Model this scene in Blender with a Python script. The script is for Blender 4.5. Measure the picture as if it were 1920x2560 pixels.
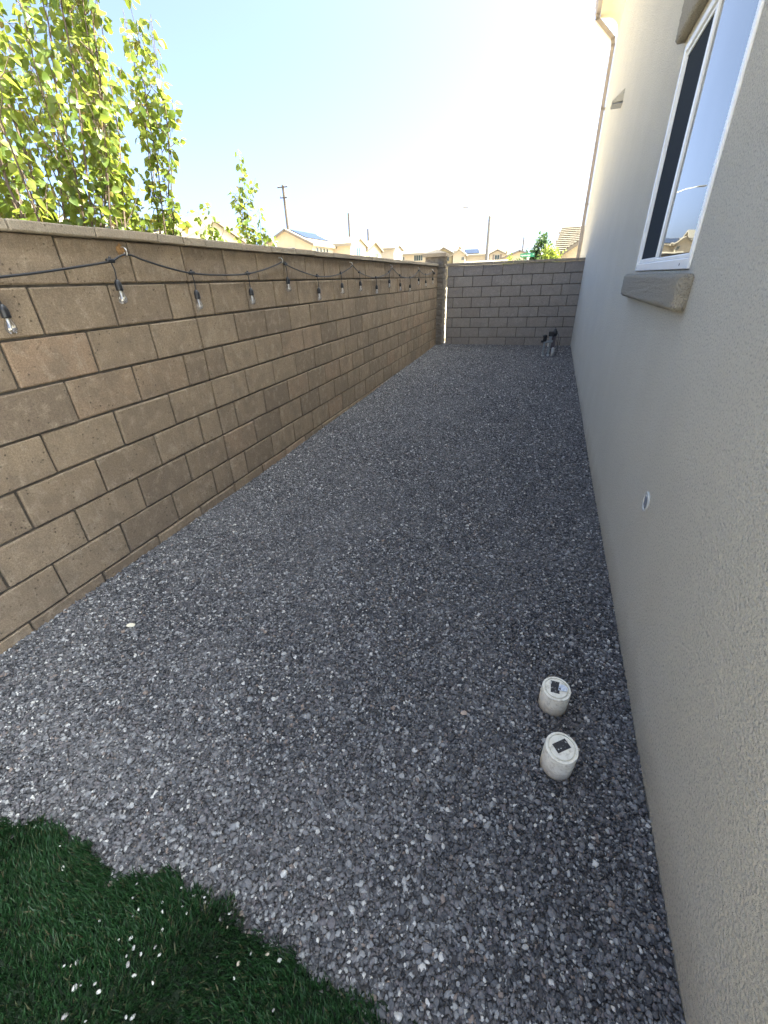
import bpy, bmesh, math, random
import numpy as np
from mathutils import Vector, Matrix, Euler

for o in list(bpy.data.objects):
    bpy.data.objects.remove(o)
scene = bpy.context.scene
COL = scene.collection
R = math.radians
rng = np.random.default_rng(7)
random.seed(7)

# ------------------------------------------------------------------ camera
cd = bpy.data.cameras.new('camera')
cam = bpy.data.objects.new('camera', cd)
COL.objects.link(cam)
yaw, pitch, roll = -0.33612, -0.50770, -0.03584
fw = Vector((math.sin(yaw) * math.cos(pitch), math.cos(yaw) * math.cos(pitch), math.sin(pitch)))
r0 = Vector((math.cos(yaw), -math.sin(yaw), 0))
u0 = r0.cross(fw)
rt = r0 * math.cos(roll) + u0 * math.sin(roll)
up = -r0 * math.sin(roll) + u0 * math.cos(roll)
mw = Matrix((rt, up, -fw)).transposed().to_4x4()
mw.translation = Vector((2.1455, -2.5024, 1.4682))
cam.matrix_world = mw
cd.sensor_fit = 'HORIZONTAL'
cd.sensor_width = 36.0
cd.lens = 1039.1 / 1920 * 36
cd.clip_start = 0.02
cd.clip_end = 3000
scene.camera = cam
scene.render.resolution_x = 768
scene.render.resolution_y = 1024

# ------------------------------------------------------------------ light
SUN_AZ, SUN_EL = 82.0, 57.0          # degrees from +Y towards +X, above the horizon
world = bpy.data.worlds.new('World')
scene.world = world
world.use_nodes = True
wn = world.node_tree.nodes
wl = world.node_tree.links
wn.clear()
wout = wn.new('ShaderNodeOutputWorld')
bg = wn.new('ShaderNodeBackground')
sky = wn.new('ShaderNodeTexSky')
sky.sky_type = 'NISHITA'
sky.sun_disc = False
sky.sun_elevation = R(SUN_EL)
sky.sun_rotation = R(SUN_AZ)
sky.altitude = 1000
sky.air_density = 0.2
sky.dust_density = 10.0
sky.ozone_density = 10.0
bg.inputs['Strength'].default_value = 0.15
wl.new(sky.outputs['Color'], bg.inputs['Color'])
wl.new(bg.outputs[0], wout.inputs['Surface'])

sd = bpy.data.lights.new('sun', 'SUN')
sd.energy = 3.6
sd.angle = R(0.53)
sd.color = (1.0, 0.95, 0.86)
sun = bpy.data.objects.new('sun', sd)
COL.objects.link(sun)
sdir = Vector((math.sin(R(SUN_AZ)) * math.cos(R(SUN_EL)), math.cos(R(SUN_AZ)) * math.cos(R(SUN_EL)), math.sin(R(SUN_EL))))
sun.rotation_euler = (-sdir).to_track_quat('-Z', 'Y').to_euler()
sun.location = (20, 20, 30)

scene.render.engine = 'CYCLES'
scene.view_settings.view_transform = 'Standard'
scene.view_settings.look = 'None'
scene.view_settings.gamma = 1.0
scene.view_settings.exposure = 3.45
scene.view_settings.use_curve_mapping = False
scene.view_settings.use_white_balance = True
scene.view_settings.white_balance_temperature = 7600
scene.view_settings.white_balance_tint = -3
scene.cycles.max_bounces = 8
scene.cycles.transparent_max_bounces = 12

# ------------------------------------------------------------------ materials
class NT:
    def __init__(s, name):
        s.m = bpy.data.materials.new(name)
        s.m.use_nodes = True
        s.t = s.m.node_tree
        s.t.nodes.clear()
        s.out = s.n('ShaderNodeOutputMaterial')
    def n(s, typ, **kw):
        nd = s.t.nodes.new(typ)
        for k, v in kw.items():
            setattr(nd, k, v)
        return nd
    def set(s, sock, v):
        if isinstance(v, bpy.types.NodeSocket):
            s.t.links.new(v, sock)
        elif v is not None:
            sock.default_value = v
    def coord(s, kind='Object'):
        return s.n('ShaderNodeTexCoord').outputs[kind]
    def noise(s, vec, scale, detail=3, rough=.55, dist=0.0, out='Fac'):
        nd = s.n('ShaderNodeTexNoise')
        s.set(nd.inputs['Vector'], vec)
        nd.inputs['Scale'].default_value = scale
        nd.inputs['Detail'].default_value = detail
        nd.inputs['Roughness'].default_value = rough
        nd.inputs['Distortion'].default_value = dist
        return nd.outputs[out]
    def voronoi(s, vec, scale, feature='F1', out='Distance', rnd=1.0):
        nd = s.n('ShaderNodeTexVoronoi', feature=feature)
        s.set(nd.inputs['Vector'], vec)
        nd.inputs['Scale'].default_value = scale
        nd.inputs['Randomness'].default_value = rnd
        return nd.outputs[out]
    def ramp(s, fac, stops, interp='LINEAR'):
        nd = s.n('ShaderNodeValToRGB')
        nd.color_ramp.interpolation = interp
        els = nd.color_ramp.elements
        while len(els) < len(stops):
            els.new(0.5)
        for e, (p, c) in zip(els, stops):
            e.position = p
            e.color = (c[0], c[1], c[2], 1) if not isinstance(c, (int, float)) else (c, c, c, 1)
        s.set(nd.inputs['Fac'], fac)
        return nd.outputs['Color']
    def mix(s, fac, a, b, mode='MIX'):
        nd = s.n('ShaderNodeMix', data_type='RGBA', blend_type=mode)
        s.set(nd.inputs[0], fac)
        s.set(nd.inputs[6], a if not isinstance(a, tuple) else (*a[:3], 1))
        s.set(nd.inputs[7], b if not isinstance(b, tuple) else (*b[:3], 1))
        return nd.outputs[2]
    def math(s, op, a, b=None):
        nd = s.n('ShaderNodeMath', operation=op)
        s.set(nd.inputs[0], a)
        if b is not None:
            s.set(nd.inputs[1], b)
        return nd.outputs[0]
    def vscale(s, vec, sc):
        nd = s.n('ShaderNodeMapping')
        s.set(nd.inputs['Vector'], vec)
        nd.inputs['Scale'].default_value = sc
        return nd.outputs[0]
    def vadd(s, a, b):
        nd = s.n('ShaderNodeVectorMath', operation='ADD')
        s.set(nd.inputs[0], a)
        s.set(nd.inputs[1], b)
        return nd.outputs[0]
    def rand(s):
        return s.n('ShaderNodeObjectInfo').outputs['Random']
    def island(s):
        return s.n('ShaderNodeNewGeometry').outputs['Random Per Island']
    def bump(s, h, strength=.5, dist=.003, normal=None):
        nd = s.n('ShaderNodeBump')
        nd.inputs['Strength'].default_value = strength
        nd.inputs['Distance'].default_value = dist
        s.set(nd.inputs['Height'], h)
        if normal is not None:
            s.set(nd.inputs['Normal'], normal)
        return nd.outputs[0]
    def bsdf(s, color, rough=.8, normal=None, metal=0.0, spec=.5, **kw):
        nd = s.n('ShaderNodeBsdfPrincipled')
        s.set(nd.inputs['Base Color'], color if not isinstance(color, tuple) else (*color[:3], 1))
        s.set(nd.inputs['Roughness'], rough)
        nd.inputs['Metallic'].default_value = metal
        nd.inputs['Specular IOR Level'].default_value = spec
        if normal is not None:
            s.set(nd.inputs['Normal'], normal)
        for k, v in kw.items():
            s.set(nd.inputs[k], v)
        return nd
    def done(s, shader):
        s.t.links.new(shader if isinstance(shader, bpy.types.NodeSocket) else shader.outputs[0], s.out.inputs['Surface'])
        return s.m

def plain(name, col, rough=.6, metal=0.0, nscale=30, var=.12, bump=0.0, bs=200):
    t = NT(name)
    c = t.coord()
    f = t.noise(c, nscale, 4)
    k = t.ramp(f, [(.3, tuple(max(0, v * (1 - var)) for v in col)), (.7, tuple(v * (1 + var) for v in col))])
    nm = t.bump(t.noise(c, bs, 3), .5, bump) if bump else None
    return t.done(t.bsdf(k, rough, nm, metal))

def mat_block(name, c1, c2, c3, warm, light):
    t = NT(name)
    c = t.coord()
    r = t.rand()
    off = t.n('ShaderNodeCombineXYZ')
    for i in range(3):
        t.set(off.inputs[i], t.math('MULTIPLY', r, 31.7 + 17 * i))
    v = t.vadd(c, off.outputs[0])
    base = t.ramp(r, [(0, c1), (.25, c2), (.45, c1), (.6, c3), (.78, c2), (.9, warm), (1, c1)])
    big = t.noise(v, 7, 3, .6)
    k = t.mix(t.ramp(big, [(.38, 0), (.68, .75)]), base, c3)
    blot = t.noise(v, 16, 4, .6)
    k = t.mix(t.ramp(blot, [(.52, 0), (.74, .55)]), k, light)
    # rain streaks, long in z
    st = t.noise(t.vscale(v, (9, 9, 1.2)), 6, 3, .6)
    k = t.mix(t.ramp(st, [(.55, 0), (.8, .3)]), k, light)
    fine = t.noise(v, 420, 2, .7)
    k = t.mix(.8, k, t.ramp(fine, [(.3, .28), (.5, .5), (.72, .72)]), 'OVERLAY')
    mid = t.noise(v, 120, 3, .7)
    k = t.mix(.6, k, t.ramp(mid, [(.3, .33), (.7, .66)]), 'OVERLAY')
    pit = t.voronoi(v, 38)
    pm = t.noise(v, 11, 2)
    pitm = t.math('MULTIPLY', t.ramp(pit, [(.12, 1), (.20, 0)]), t.ramp(pm, [(.47, 0), (.58, 1)]))
    k = t.mix(t.math('MULTIPLY', pitm, .6), k, (.05, .04, .03))
    h = t.math('ADD', t.math('MULTIPLY', fine, .5), t.math('MULTIPLY', mid, .6))
    h = t.math('SUBTRACT', h, t.math('MULTIPLY', pitm, 1.2))
    return t.done(t.bsdf(k, .93, t.bump(h, .8, .0035), spec=.2))

M = {}
M['block'] = mat_block('block_tan', (0.295, 0.228, 0.158), (0.250, 0.192, 0.133), (0.190, 0.147, 0.107), (0.29, 0.205, 0.140), (0.38, 0.315, 0.235))
M['blockshade'] = mat_block('block_blue_shade', (0.317, 0.284, 0.246), (0.290, 0.257, 0.224), (0.262, 0.230, 0.202), (0.294, 0.257, 0.220), (0.396, 0.360, 0.317))  # same block as the tan wall, with blue shade put into its grey
M['cap'] = mat_block('cap_block', (0.344, 0.288, 0.216), (0.312, 0.264, 0.200), (0.280, 0.236, 0.180), (0.320, 0.256, 0.192), (0.400, 0.352, 0.280))
M['mortar'] = plain('mortar', (.095, .082, .066), .95, 0, 40, .3, .003, 150)

def mat_split():
    t = NT('split_face')
    c = t.coord()
    n = t.noise(c, 28, 5, .65)
    k = t.ramp(n, [(.25, (.13, .115, .095)), (.5, (.20, .175, .145)), (.75, (.28, .25, .205))])
    return t.done(t.bsdf(k, .95, t.bump(t.noise(c, 60, 5, .7), .8, .012), spec=.2))
M['split'] = mat_split()

def mat_stucco(name, col, dark, stain, rel=.018):
    t = NT(name)
    c = t.coord()
    a = t.noise(c, 105, 4, .7)
    b = t.noise(c, 135, 3, .65)
    vo = t.voronoi(c, 120)
    d = t.noise(c, 2.2, 4, .55)
    s = t.noise(t.vscale(c, (1, 3.2, .25)), 2.5, 4, .6)
    k = t.mix(t.ramp(d, [(.35, 0), (.7, .55)]), col, dark)
    k = t.mix(t.ramp(s, [(.5, 0), (.78, .45)]), k, stain)
    k = t.mix(1.0, k, t.ramp(b, [(.36, .66), (.46, .97), (.54, 1.0)]), 'MULTIPLY')
    sc2 = t.noise(t.vscale(c, (1, 1, .5)), .9, 5, .65)
    k = t.mix(t.ramp(sc2, [(.48, 0), (.75, .35)]), k, dark)
    # soil splashed onto the foot of the wall
    sx = t.n('ShaderNodeSeparateXYZ')
    t.set(sx.inputs[0], c)
    edge = t.math('ADD', sx.outputs[2], t.math('MULTIPLY', t.noise(c, 5, 3), .18))
    k = t.mix(t.ramp(edge, [(.06, .6), (.26, 0)]), k, (.46, .39, .28))
    h = t.math('SUBTRACT', t.math('MULTIPLY', a, 1.5), t.math('MULTIPLY', vo, .55))
    return t.done(t.bsdf(k, .92, t.bump(h, 1.0, rel), spec=.2))
M['stucco'] = mat_stucco('stucco', (0.86, 0.815, 0.70), (0.79, 0.745, 0.635), (0.86, 0.825, 0.725))
M['trim'] = mat_stucco('stucco_trim', (.47, .435, .365), (.44, .405, .34), (.49, .455, .385))
M['cove'] = mat_stucco('stucco_cove', (.62, .56, .43), (.56, .50, .38), (.64, .58, .46), .003)
M['vinyl'] = plain('white_vinyl', (.76, .78, .79), .35, 0, 8, .03)
M['gutter'] = plain('gutter_paint', (.19, .165, .16), .45, 0, 12, .08)
M['spout'] = plain('downspout_paint', (.40, .345, .295), .5, 0, 12, .08)
M['screen'] = NT('insect_screen')
M['screen'] = M['screen'].done(M['screen'].bsdf(M['screen'].ramp(M['screen'].noise(M['screen'].coord(), 900, 2), [(.3, (.022, .028, .036)), (.7, (.040, .050, .060))]), 1.0, spec=.05))
M['black'] = plain('black_rubber', (.018, .020, .024), .5, 0, 60, .2)
M['blackplastic'] = plain('black_plastic', (.014, .015, .018), .38, 0, 40, .2)
M['steel'] = plain('galvanised_steel', (.55, .54, .52), .35, .9, 60, .15)
M['rust'] = plain('rust', (.30, .17, .07), .9, 0, 90, .5, .001)
M['pvcgrey'] = plain('grey_pvc', (.24, .27, .28), .55, 0, 50, .15)
M['pvcpale'] = plain('pale_pvc', (.50, .51, .50), .5, 0, 50, .1)
M['purple'] = plain('weathered_dark_pipe', (.095, .08, .092), .6, 0, 40, .2)
M['dark'] = plain('dark_void', (.008, .008, .009), .9)
M['greyplate'] = plain('grey_plate', (.20, .22, .26), .4, 0, 40, .1)

def mat_pane():
    t = NT('window_glass')
    c = t.coord()
    nm = t.bump(t.noise(c, 2.6, 1), .25, .006)
    return t.done(t.bsdf((.012, .016, .02), .015, nm, spec=.5, **{'IOR': 1.62, 'Specular Tint': (.80, 1.0, .97, 1)}))
M['pane'] = mat_pane()

def mat_bulb():
    t = NT('bulb_glass')
    g = t.n('ShaderNodeBsdfGlass')
    g.inputs['IOR'].default_value = 1.18
    g.inputs['Roughness'].default_value = .02
    g.inputs['Color'].default_value = (.96, .97, .98, 1)
    gl = t.n('ShaderNodeBsdfGlossy')
    gl.inputs['Roughness'].default_value = .06
    tr = t.n('ShaderNodeBsdfTransparent')
    tr.inputs['Color'].default_value = (.93, .94, .95, 1)
    m1 = t.n('ShaderNodeMixShader')
    m1.inputs[0].default_value = .45
    t.t.links.new(tr.outputs[0], m1.inputs[1])
    t.t.links.new(g.outputs[0], m1.inputs[2])
    m2 = t.n('ShaderNodeMixShader')
    m2.inputs[0].default_value = .22
    t.t.links.new(m1.outputs[0], m2.inputs[1])
    t.t.links.new(gl.outputs[0], m2.inputs[2])
    return t.done(m2.outputs[0])
M['bulb'] = mat_bulb()
M['filament'] = plain('bulb_stem', (.75, .72, .66), .3)

def mat_pebble():
    t = NT('pebble')
    r = t.rand()
    c = t.coord()
    base = t.ramp(r, [(0, (.036, .038, .043)), (.19, (.066, .068, .074)), (.33, (.125, .115, .122)), (.45, (.095, .098, .105)),
                      (.59, (.165, .163, .168)), (.70, (.128, .124, .126)), (.79, (.205, .21, .215)), (.87, (.29, .295, .295)),
                      (.925, (.39, .39, .38)), (.958, (.58, .57, .54)), (.984, (.23, .18, .15)), (1, (.20, .16, .13))], 'CONSTANT')
    n = t.noise(c, 2.2, 4, .6)
    k = t.mix(.5, base, t.ramp(n, [(.3, .35), (.7, .62)]), 'OVERLAY')
    # dusty and cleaner patches across the yard
    loc = t.n('ShaderNodeObjectInfo').outputs['Location']
    du = t.noise(loc, 1.3, 4, .6)
    k = t.mix(t.ramp(du, [(.42, 0), (.68, .30)]), k, (.21, .205, .205))
    return t.done(t.bsdf(k, .55, t.bump(t.noise(c, 6, 3), .3, .15), spec=.4))
M['pebble'] = mat_pebble()
M['bed'] = plain('gravel_bed', (.10, .095, .098), .95, 0, 60, .4, .006, 120)
M['soil'] = plain('dry_soil', (.31, .265, .20), .95, 0, 3, .25, .01, 20)
M['concrete'] = plain('pale_concrete', (.58, .55, .49), .9, 0, 3, .08)
M['hill'] = plain('dry_hill', (.34, .27, .19), .95, 0, .05, .2)

def mat_turf():
    t = NT('turf_blades')
    k = t.ramp(t.island(), [(0, (.010, .036, .011)), (.4, (.017, .058, .017)), (.7, (.027, .076, .025)), (.88, (.038, .080, .038)), (.95, (.075, .085, .042)), (1, (.13, .115, .065))])
    p = t.bsdf(k, .45, spec=.4)
    tl = t.n('ShaderNodeBsdfTranslucent')
    t.set(tl.inputs['Color'], k)
    m = t.n('ShaderNodeMixShader')
    m.inputs[0].default_value = .2
    t.t.links.new(p.outputs[0], m.inputs[1])
    t.t.links.new(tl.outputs[0], m.inputs[2])
    return t.done(m.outputs[0])
M['turf'] = mat_turf()
M['turfbase'] = plain('turf_backing', (.010, .022, .010), .95, 0, 80, .4)

def mat_leaf(name, stops, trans, mixf=.45, rough=.33):
    t = NT(name)
    i = t.island()
    k = t.ramp(i, stops)
    p = t.bsdf(k, rough, spec=.6)
    tl = t.n('ShaderNodeBsdfTranslucent')
    t.set(tl.inputs['Color'], t.mix(.65, k, trans, 'MIX'))
    m = t.n('ShaderNodeMixShader')
    m.inputs[0].default_value = mixf
    t.t.links.new(p.outputs[0], m.inputs[1])
    t.t.links.new(tl.outputs[0], m.inputs[2])
    return t.done(m.outputs[0])
M['leaf'] = mat_leaf('pear_leaf', [(0, (.060, .105, .024)), (.35, (.10, .155, .034)), (.7, (.135, .185, .040)), (.93, (.19, .21, .055)), (.97, (.22, .15, .05)), (1, (.07, .035, .03))], (.34, .40, .06), .5)
M['leafd'] = mat_leaf('dark_leaf', [(0, (.020, .050, .022)), (.6, (.035, .075, .030)), (1, (.055, .10, .035))], (.10, .18, .04), .3, .5)
M['leafy'] = mat_leaf('bright_leaf', [(0, (.08, .13, .02)), (.6, (.13, .18, .03)), (1, (.20, .23, .05))], (.30, .35, .05), .4, .5)
M['bark'] = plain('bark', (.135, .10, .085), .9, 0, 60, .35, .003, 200)

def mat_tile(name, c1, c2, axis=1, sc=3.0):
    t = NT(name)
    c = t.coord()
    n = t.noise(c, 2.5, 4, .7)
    w = t.n('ShaderNodeTexWave', wave_type='BANDS', bands_direction='XYZ'[axis], wave_profile='SAW')
    t.set(w.inputs['Vector'], c)
    w.inputs['Scale'].default_value = sc
    k = t.ramp(n, [(.3, c1), (.7, c2)])
    return t.done(t.bsdf(k, .85, t.bump(w.outputs['Fac'], .9, .05)))
M['tile'] = mat_tile('roof_tile', (.125, .105, .082), (.18, .155, .122), 2, 1.6)
M['tileg'] = mat_tile('roof_tile_grey', (.11, .10, .088), (.15, .137, .12), 2, 1.6)
M['wtan'] = plain('tan_stucco', (.42, .35, .255), .9, 0, 2, .06)
M['wgrey'] = plain('greige_stucco', (.38, .335, .27), .9, 0, 2, .06)
M['wcream'] = plain('cream_stucco', (.27, .235, .15), .9, 0, 2, .05)
M['wwhite'] = plain('white_stucco', (.40, .38, .33), .9, 0, 2, .04)
M['fascia'] = plain('fascia_paint', (.15, .125, .10), .7, 0, 4, .08)
M['fasciaw'] = plain('pale_fascia', (.24, .21, .165), .7, 0, 4, .06)
M['wood'] = plain('pole_wood', (.07, .058, .048), .9, 0, 10, .2)
M['lampmetal'] = plain('lamp_post_concrete', (.15, .145, .14), .7, 0, 10, .1)
M['shutter'] = plain('shutter_paint', (.16, .13, .12), .7, 0, 10, .1)
M['green'] = plain('street_sign_green', (.005, .16, .085), .4, 0, 20, .08)
M['signwhite'] = plain('sign_white', (.82, .84, .82), .4, 0, 20, .03)

def mat_bgpane():
    t = NT('far_window_glass')
    return t.done(t.bsdf((.03, .05, .055), .08, spec=.8))
M['bgpane'] = mat_bgpane()
def mat_solar():
    t = NT('solar_panel')
    return t.done(t.bsdf((.012, .018, .035), .18, spec=.7))
M['solar'] = mat_solar()

def mat_lidwhite():
    t = NT('white_pvc')
    c = t.coord()
    n = t.noise(c, 28, 4, .6)
    k = t.ramp(n, [(.3, (.66, .63, .53)), (.6, (.78, .76, .67))])
    d = t.noise(c, 75, 3, .65)
    k = t.mix(t.ramp(d, [(.54, 0), (.70, .6)]), k, (.33, .29, .21))
    sx = t.n('ShaderNodeSeparateXYZ')
    t.set(sx.inputs[0], c)
    low = t.math('ADD', sx.outputs[2], t.math('MULTIPLY', n, .05))
    k = t.mix(t.ramp(low, [(.035, .75), (.085, 0)]), k, (.36, .31, .24))
    vs = t.voronoi(c, 60)
    k = t.mix(t.ramp(vs, [(.05, .8), (.09, 0)]), k, (.08, .07, .06))
    return t.done(t.bsdf(k, .45, t.bump(d, .2, .001)))
M['pvcwhite'] = mat_lidwhite()
def mat_label():
    t = NT('worn_black_label')
    c = t.coord()
    n = t.noise(t.vscale(c, (1, 1.6, 1)), 62, 4, .7, .4)
    k = t.ramp(n, [(.585, (.012, .014, .02)), (.625, (.66, .68, .66))])
    return t.done(t.bsdf(k, .45))
M['label'] = mat_label()
def mat_tag():
    t = NT('peeled_tag')
    c = t.coord()
    n = t.noise(t.vscale(c, (1, 1, 1)), 110, 3, .6)
    k = t.ramp(n, [(.45, (.62, .67, .72)), (.62, (.34, .42, .58))])
    return t.done(t.bsdf(k, .4))
M['tag'] = mat_tag()

# ------------------------------------------------------------------ mesh helpers
def obj(name, verts, faces, mat, parent=None, smooth=False, loc=None, mats=None, fmat=None):
    me = bpy.data.meshes.new(name)
    me.from_pydata([tuple(v) for v in verts], [], faces)
    if mats:
        for m_ in mats:
            me.materials.append(m_)
        if fmat is not None:
            me.polygons.foreach_set('material_index', fmat)
    else:
        me.materials.append(mat)
    if smooth:
        me.polygons.foreach_set('use_smooth', [True] * len(me.polygons))
    me.update()
    o = bpy.data.objects.new(name, me)
    COL.objects.link(o)
    if parent is not None:
        o.parent = parent
    if loc is not None:
        o.location = loc
    return o

def meshobj(name, me, parent=None, loc=(0, 0, 0), rot=(0, 0, 0)):
    o = bpy.data.objects.new(name, me)
    COL.objects.link(o)
    if parent is not None:
        o.parent = parent
    o.location = loc
    o.rotation_euler = rot
    return o

def empty(name, loc, rz=0.0):
    o = bpy.data.objects.new(name, None)
    o.empty_display_size = .1
    COL.objects.link(o)
    o.location = loc
    o.rotation_euler = (0, 0, rz)
    return o

def tag(o, label, cat, group=None):
    o['label'] = label
    o['category'] = cat
    if group:
        o['group'] = group
    return o

class MB:
    """collects shapes into one mesh"""
    def __init__(s):
        s.v = []
        s.f = []
        s.m = []
        s.mi = 0
    def add(s, v, f):
        o = len(s.v)
        s.v += [tuple(p) for p in v]
        s.f += [tuple(i + o for i in q) for q in f]
        s.m += [s.mi] * len(f)
        return s
    def box(s, x0, x1, y0, y1, z0, z1):
        v = [(x0, y0, z0), (x1, y0, z0), (x1, y1, z0), (x0, y1, z0), (x0, y0, z1), (x1, y0, z1), (x1, y1, z1), (x0, y1, z1)]
        return s.add(v, [(0, 3, 2, 1), (4, 5, 6, 7), (0, 1, 5, 4), (1, 2, 6, 5), (2, 3, 7, 6), (3, 0, 4, 7)])
    def cbox(s, x0, x1, y0, y1, z0, z1, c):
        v, f = chamfer(x0, x1, y0, y1, z0, z1, c)
        return s.add(v, f)
    def tube(s, pts, rad, n=8, cap=True):
        pts = [Vector(p) for p in pts]
        rads = rad if hasattr(rad, '__len__') else [rad] * len(pts)
        v = []
        f = []
        ref = Vector((0, 0, 1))
        for i, p in enumerate(pts):
            d = (pts[min(i + 1, len(pts) - 1)] - pts[max(i - 1, 0)]).normalized()
            a = d.cross(ref)
            if a.length < .05:
                a = d.cross(Vector((1, 0, 0)))
            a.normalize()
            b = d.cross(a).normalized()
            for k in range(n):
                t = 2 * math.pi * k / n
                v.append(p + (a * math.cos(t) + b * math.sin(t)) * rads[i])
        for i in range(len(pts) - 1):
            for k in range(n):
                k2 = (k + 1) % n
                f.append((i * n + k, i * n + k2, (i + 1) * n + k2, (i + 1) * n + k))
        if cap:
            f.append(tuple(range(n))[::-1])
            f.append(tuple((len(pts) - 1) * n + k for k in range(n)))
        return s.add(v, f)
    def lathe(s, prof, n=20, cx=0, cy=0, cz=0, capb=True, capt=True):
        v = []
        f = []
        for (r, z) in prof:
            for k in range(n):
                t = 2 * math.pi * k / n
                v.append((cx + r * math.cos(t), cy + r * math.sin(t), cz + z))
        for i in range(len(prof) - 1):
            for k in range(n):
                k2 = (k + 1) % n
                f.append((i * n + k, i * n + k2, (i + 1) * n + k2, (i + 1) * n + k))
        if capb:
            f.append(tuple(range(n))[::-1])
        if capt:
            f.append(tuple((len(prof) - 1) * n + k for k in range(n)))
        return s.add(v, f)
    def prism(s, prof, axis, a0, a1):
        """prof = 2D polygon; axis 'Y': (x,z) swept in y; 'X': (y,z) swept in x"""
        n = len(prof)
        def P(p, a):
            return (p[0], a, p[1]) if axis == 'Y' else (a, p[0], p[1])
        v = [P(p, a0) for p in prof] + [P(p, a1) for p in prof]
        f = [tuple(range(n)), tuple(range(n, 2 * n))[::-1]]
        for i in range(n):
            j = (i + 1) % n
            f.append((i, i + n, j + n, j))
        return s.add(v, f)
    def build(s, name, mat, parent=None, smooth=False, loc=None, org=None, mats=None):
        vv = s.v if org is None else [(p[0] - org[0], p[1] - org[1], p[2] - org[2]) for p in s.v]
        return obj(name, vv, s.f, mat, parent, smooth, loc, mats, s.m if mats else None)

def chamfer(x0, x1, y0, y1, z0, z1, c, jit=0.0, rs=None):
    v = []
    idx = {}
    for sx in (0, 1):
        for sy in (0, 1):
            for sz in (0, 1):
                X = (x0, x1)[sx]; Y = (y0, y1)[sy]; Z = (z0, z1)[sz]
                dx = c if sx == 0 else -c
                dy = c if sy == 0 else -c
                dz = c if sz == 0 else -c
                for a in range(3):
                    k = [1, 1, 1]
                    k[a] = 0
                    j = [rs.uniform(-jit, jit) if rs else 0 for _ in range(3)]
                    j[a] *= .15
                    idx[(sx, sy, sz, a)] = len(v)
                    v.append((X + dx * k[0] + j[0], Y + dy * k[1] + j[1], Z + dz * k[2] + j[2]))
    f = []
    I = lambda sx, sy, sz, a: idx[(sx, sy, sz, a)]
    for s_ in (0, 1):
        f.append((I(s_, 0, 0, 0), I(s_, 1, 0, 0), I(s_, 1, 1, 0), I(s_, 0, 1, 0)))
        f.append((I(0, s_, 0, 1), I(1, s_, 0, 1), I(1, s_, 1, 1), I(0, s_, 1, 1)))
        f.append((I(0, 0, s_, 2), I(1, 0, s_, 2), I(1, 1, s_, 2), I(0, 1, s_, 2)))
    for p in (0, 1):
        for q in (0, 1):
            f.append((I(0, p, q, 1), I(1, p, q, 1), I(1, p, q, 2), I(0, p, q, 2)))
            f.append((I(p, 0, q, 0), I(p, 1, q, 0), I(p, 1, q, 2), I(p, 0, q, 2)))
            f.append((I(p, q, 0, 0), I(p, q, 1, 0), I(p, q, 1, 1), I(p, q, 0, 1)))
    for a in (0, 1):
        for b in (0, 1):
            for d in (0, 1):
                f.append((I(a, b, d, 0), I(a, b, d, 1), I(a, b, d, 2)))
    return v, f

def fixnormals(me):
    bm = bmesh.new()
    bm.from_mesh(me)
    bmesh.ops.recalc_face_normals(bm, faces=bm.faces)
    bm.to_mesh(me)
    bm.free()

def catmull(pts, n=8):
    P = [Vector(p) for p in pts]
    P = [P[0] * 2 - P[1]] + P + [P[-1] * 2 - P[-2]]
    out = []
    for i in range(1, len(P) - 2):
        for k in range(n):
            t = k / n
            a, b, c, d = P[i - 1], P[i], P[i + 1], P[i + 2]
            out.append(.5 * ((2 * b) + (c - a) * t + (2 * a - 5 * b + 4 * c - d) * t * t + (3 * b - a - 3 * c + d) * t ** 3))
    out.append(P[-2])
    return out

# ------------------------------------------------------------------ ground
def gz(x, y):
    return .016 * np.maximum(0, y - .8) + .008 * np.sin(1.7 * x + .9 * y) * np.sin(1.1 * y - .6 * x) + .012 * np.exp(-((x - .15) / .25) ** 2) * np.clip((-y + .2) / 2, 0, 1)
def house_x(y):
    return 2.715 + .027 * y
EDGE = [(-.6, -2.27), (.2, -2.30), (.55, -2.29), (.737, -2.255), (.846, -2.226), (.932, -2.218), (1.012, -2.214), (1.084, -2.228), (1.146, -2.247), (1.212, -2.254),
        (1.305, -2.225), (1.342, -2.201), (1.411, -2.199), (1.468, -2.212), (1.577, -2.21), (1.633, -2.224), (1.707, -2.237), (1.833, -2.252), (1.939, -2.258), (2.035, -2.271), (2.3, -2.30), (2.9, -2.33)]
EX = np.array([e[0] for e in EDGE]); EY = np.array([e[1] for e in EDGE])
def edge_y(x):
    return np.interp(x, EX, EY)

G = MB()
G.add([(-1500, -300, -.16), (1500, -300, -.16), (1500, 2500, -.16), (-1500, 2500, -.16)], [(0, 1, 2, 3)])
g = G.build('ground', M['soil'])
g['kind'] = 'structure'
G = MB()
G.box(.01, 12.0, -14.0, -3.3, -.15, .035)
g = G.build('unseen_patio', M['concrete'])  # unseen slab behind the camera, added to bounce sunlight onto the stucco
g['kind'] = 'structure'
nx, ny = 28, 110
xs = np.linspace(0, 1, nx); ys = np.linspace(-2.6, 8.05, ny)
vv = []
for y in ys:
    for a in xs:
        x = -.02 + a * (house_x(y) + .04 + .02)
        vv.append((x, y, float(gz(x, y)) - .006))
ff = [(j * nx + i, j * nx + i + 1, (j + 1) * nx + i + 1, (j + 1) * nx + i) for j in range(ny - 1) for i in range(nx - 1)]
g = obj('gravel_bed', vv, ff, M['bed'], smooth=True)
g['kind'] = 'structure'
G = MB()
G.add([(-.02, -3.31, .004), (2.6, -3.31, .004), (2.66, -2.24, .004), (-.02, -2.24, .004)], [(0, 1, 2, 3)])
g = G.build('turf_base', M['turfbase'])
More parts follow.
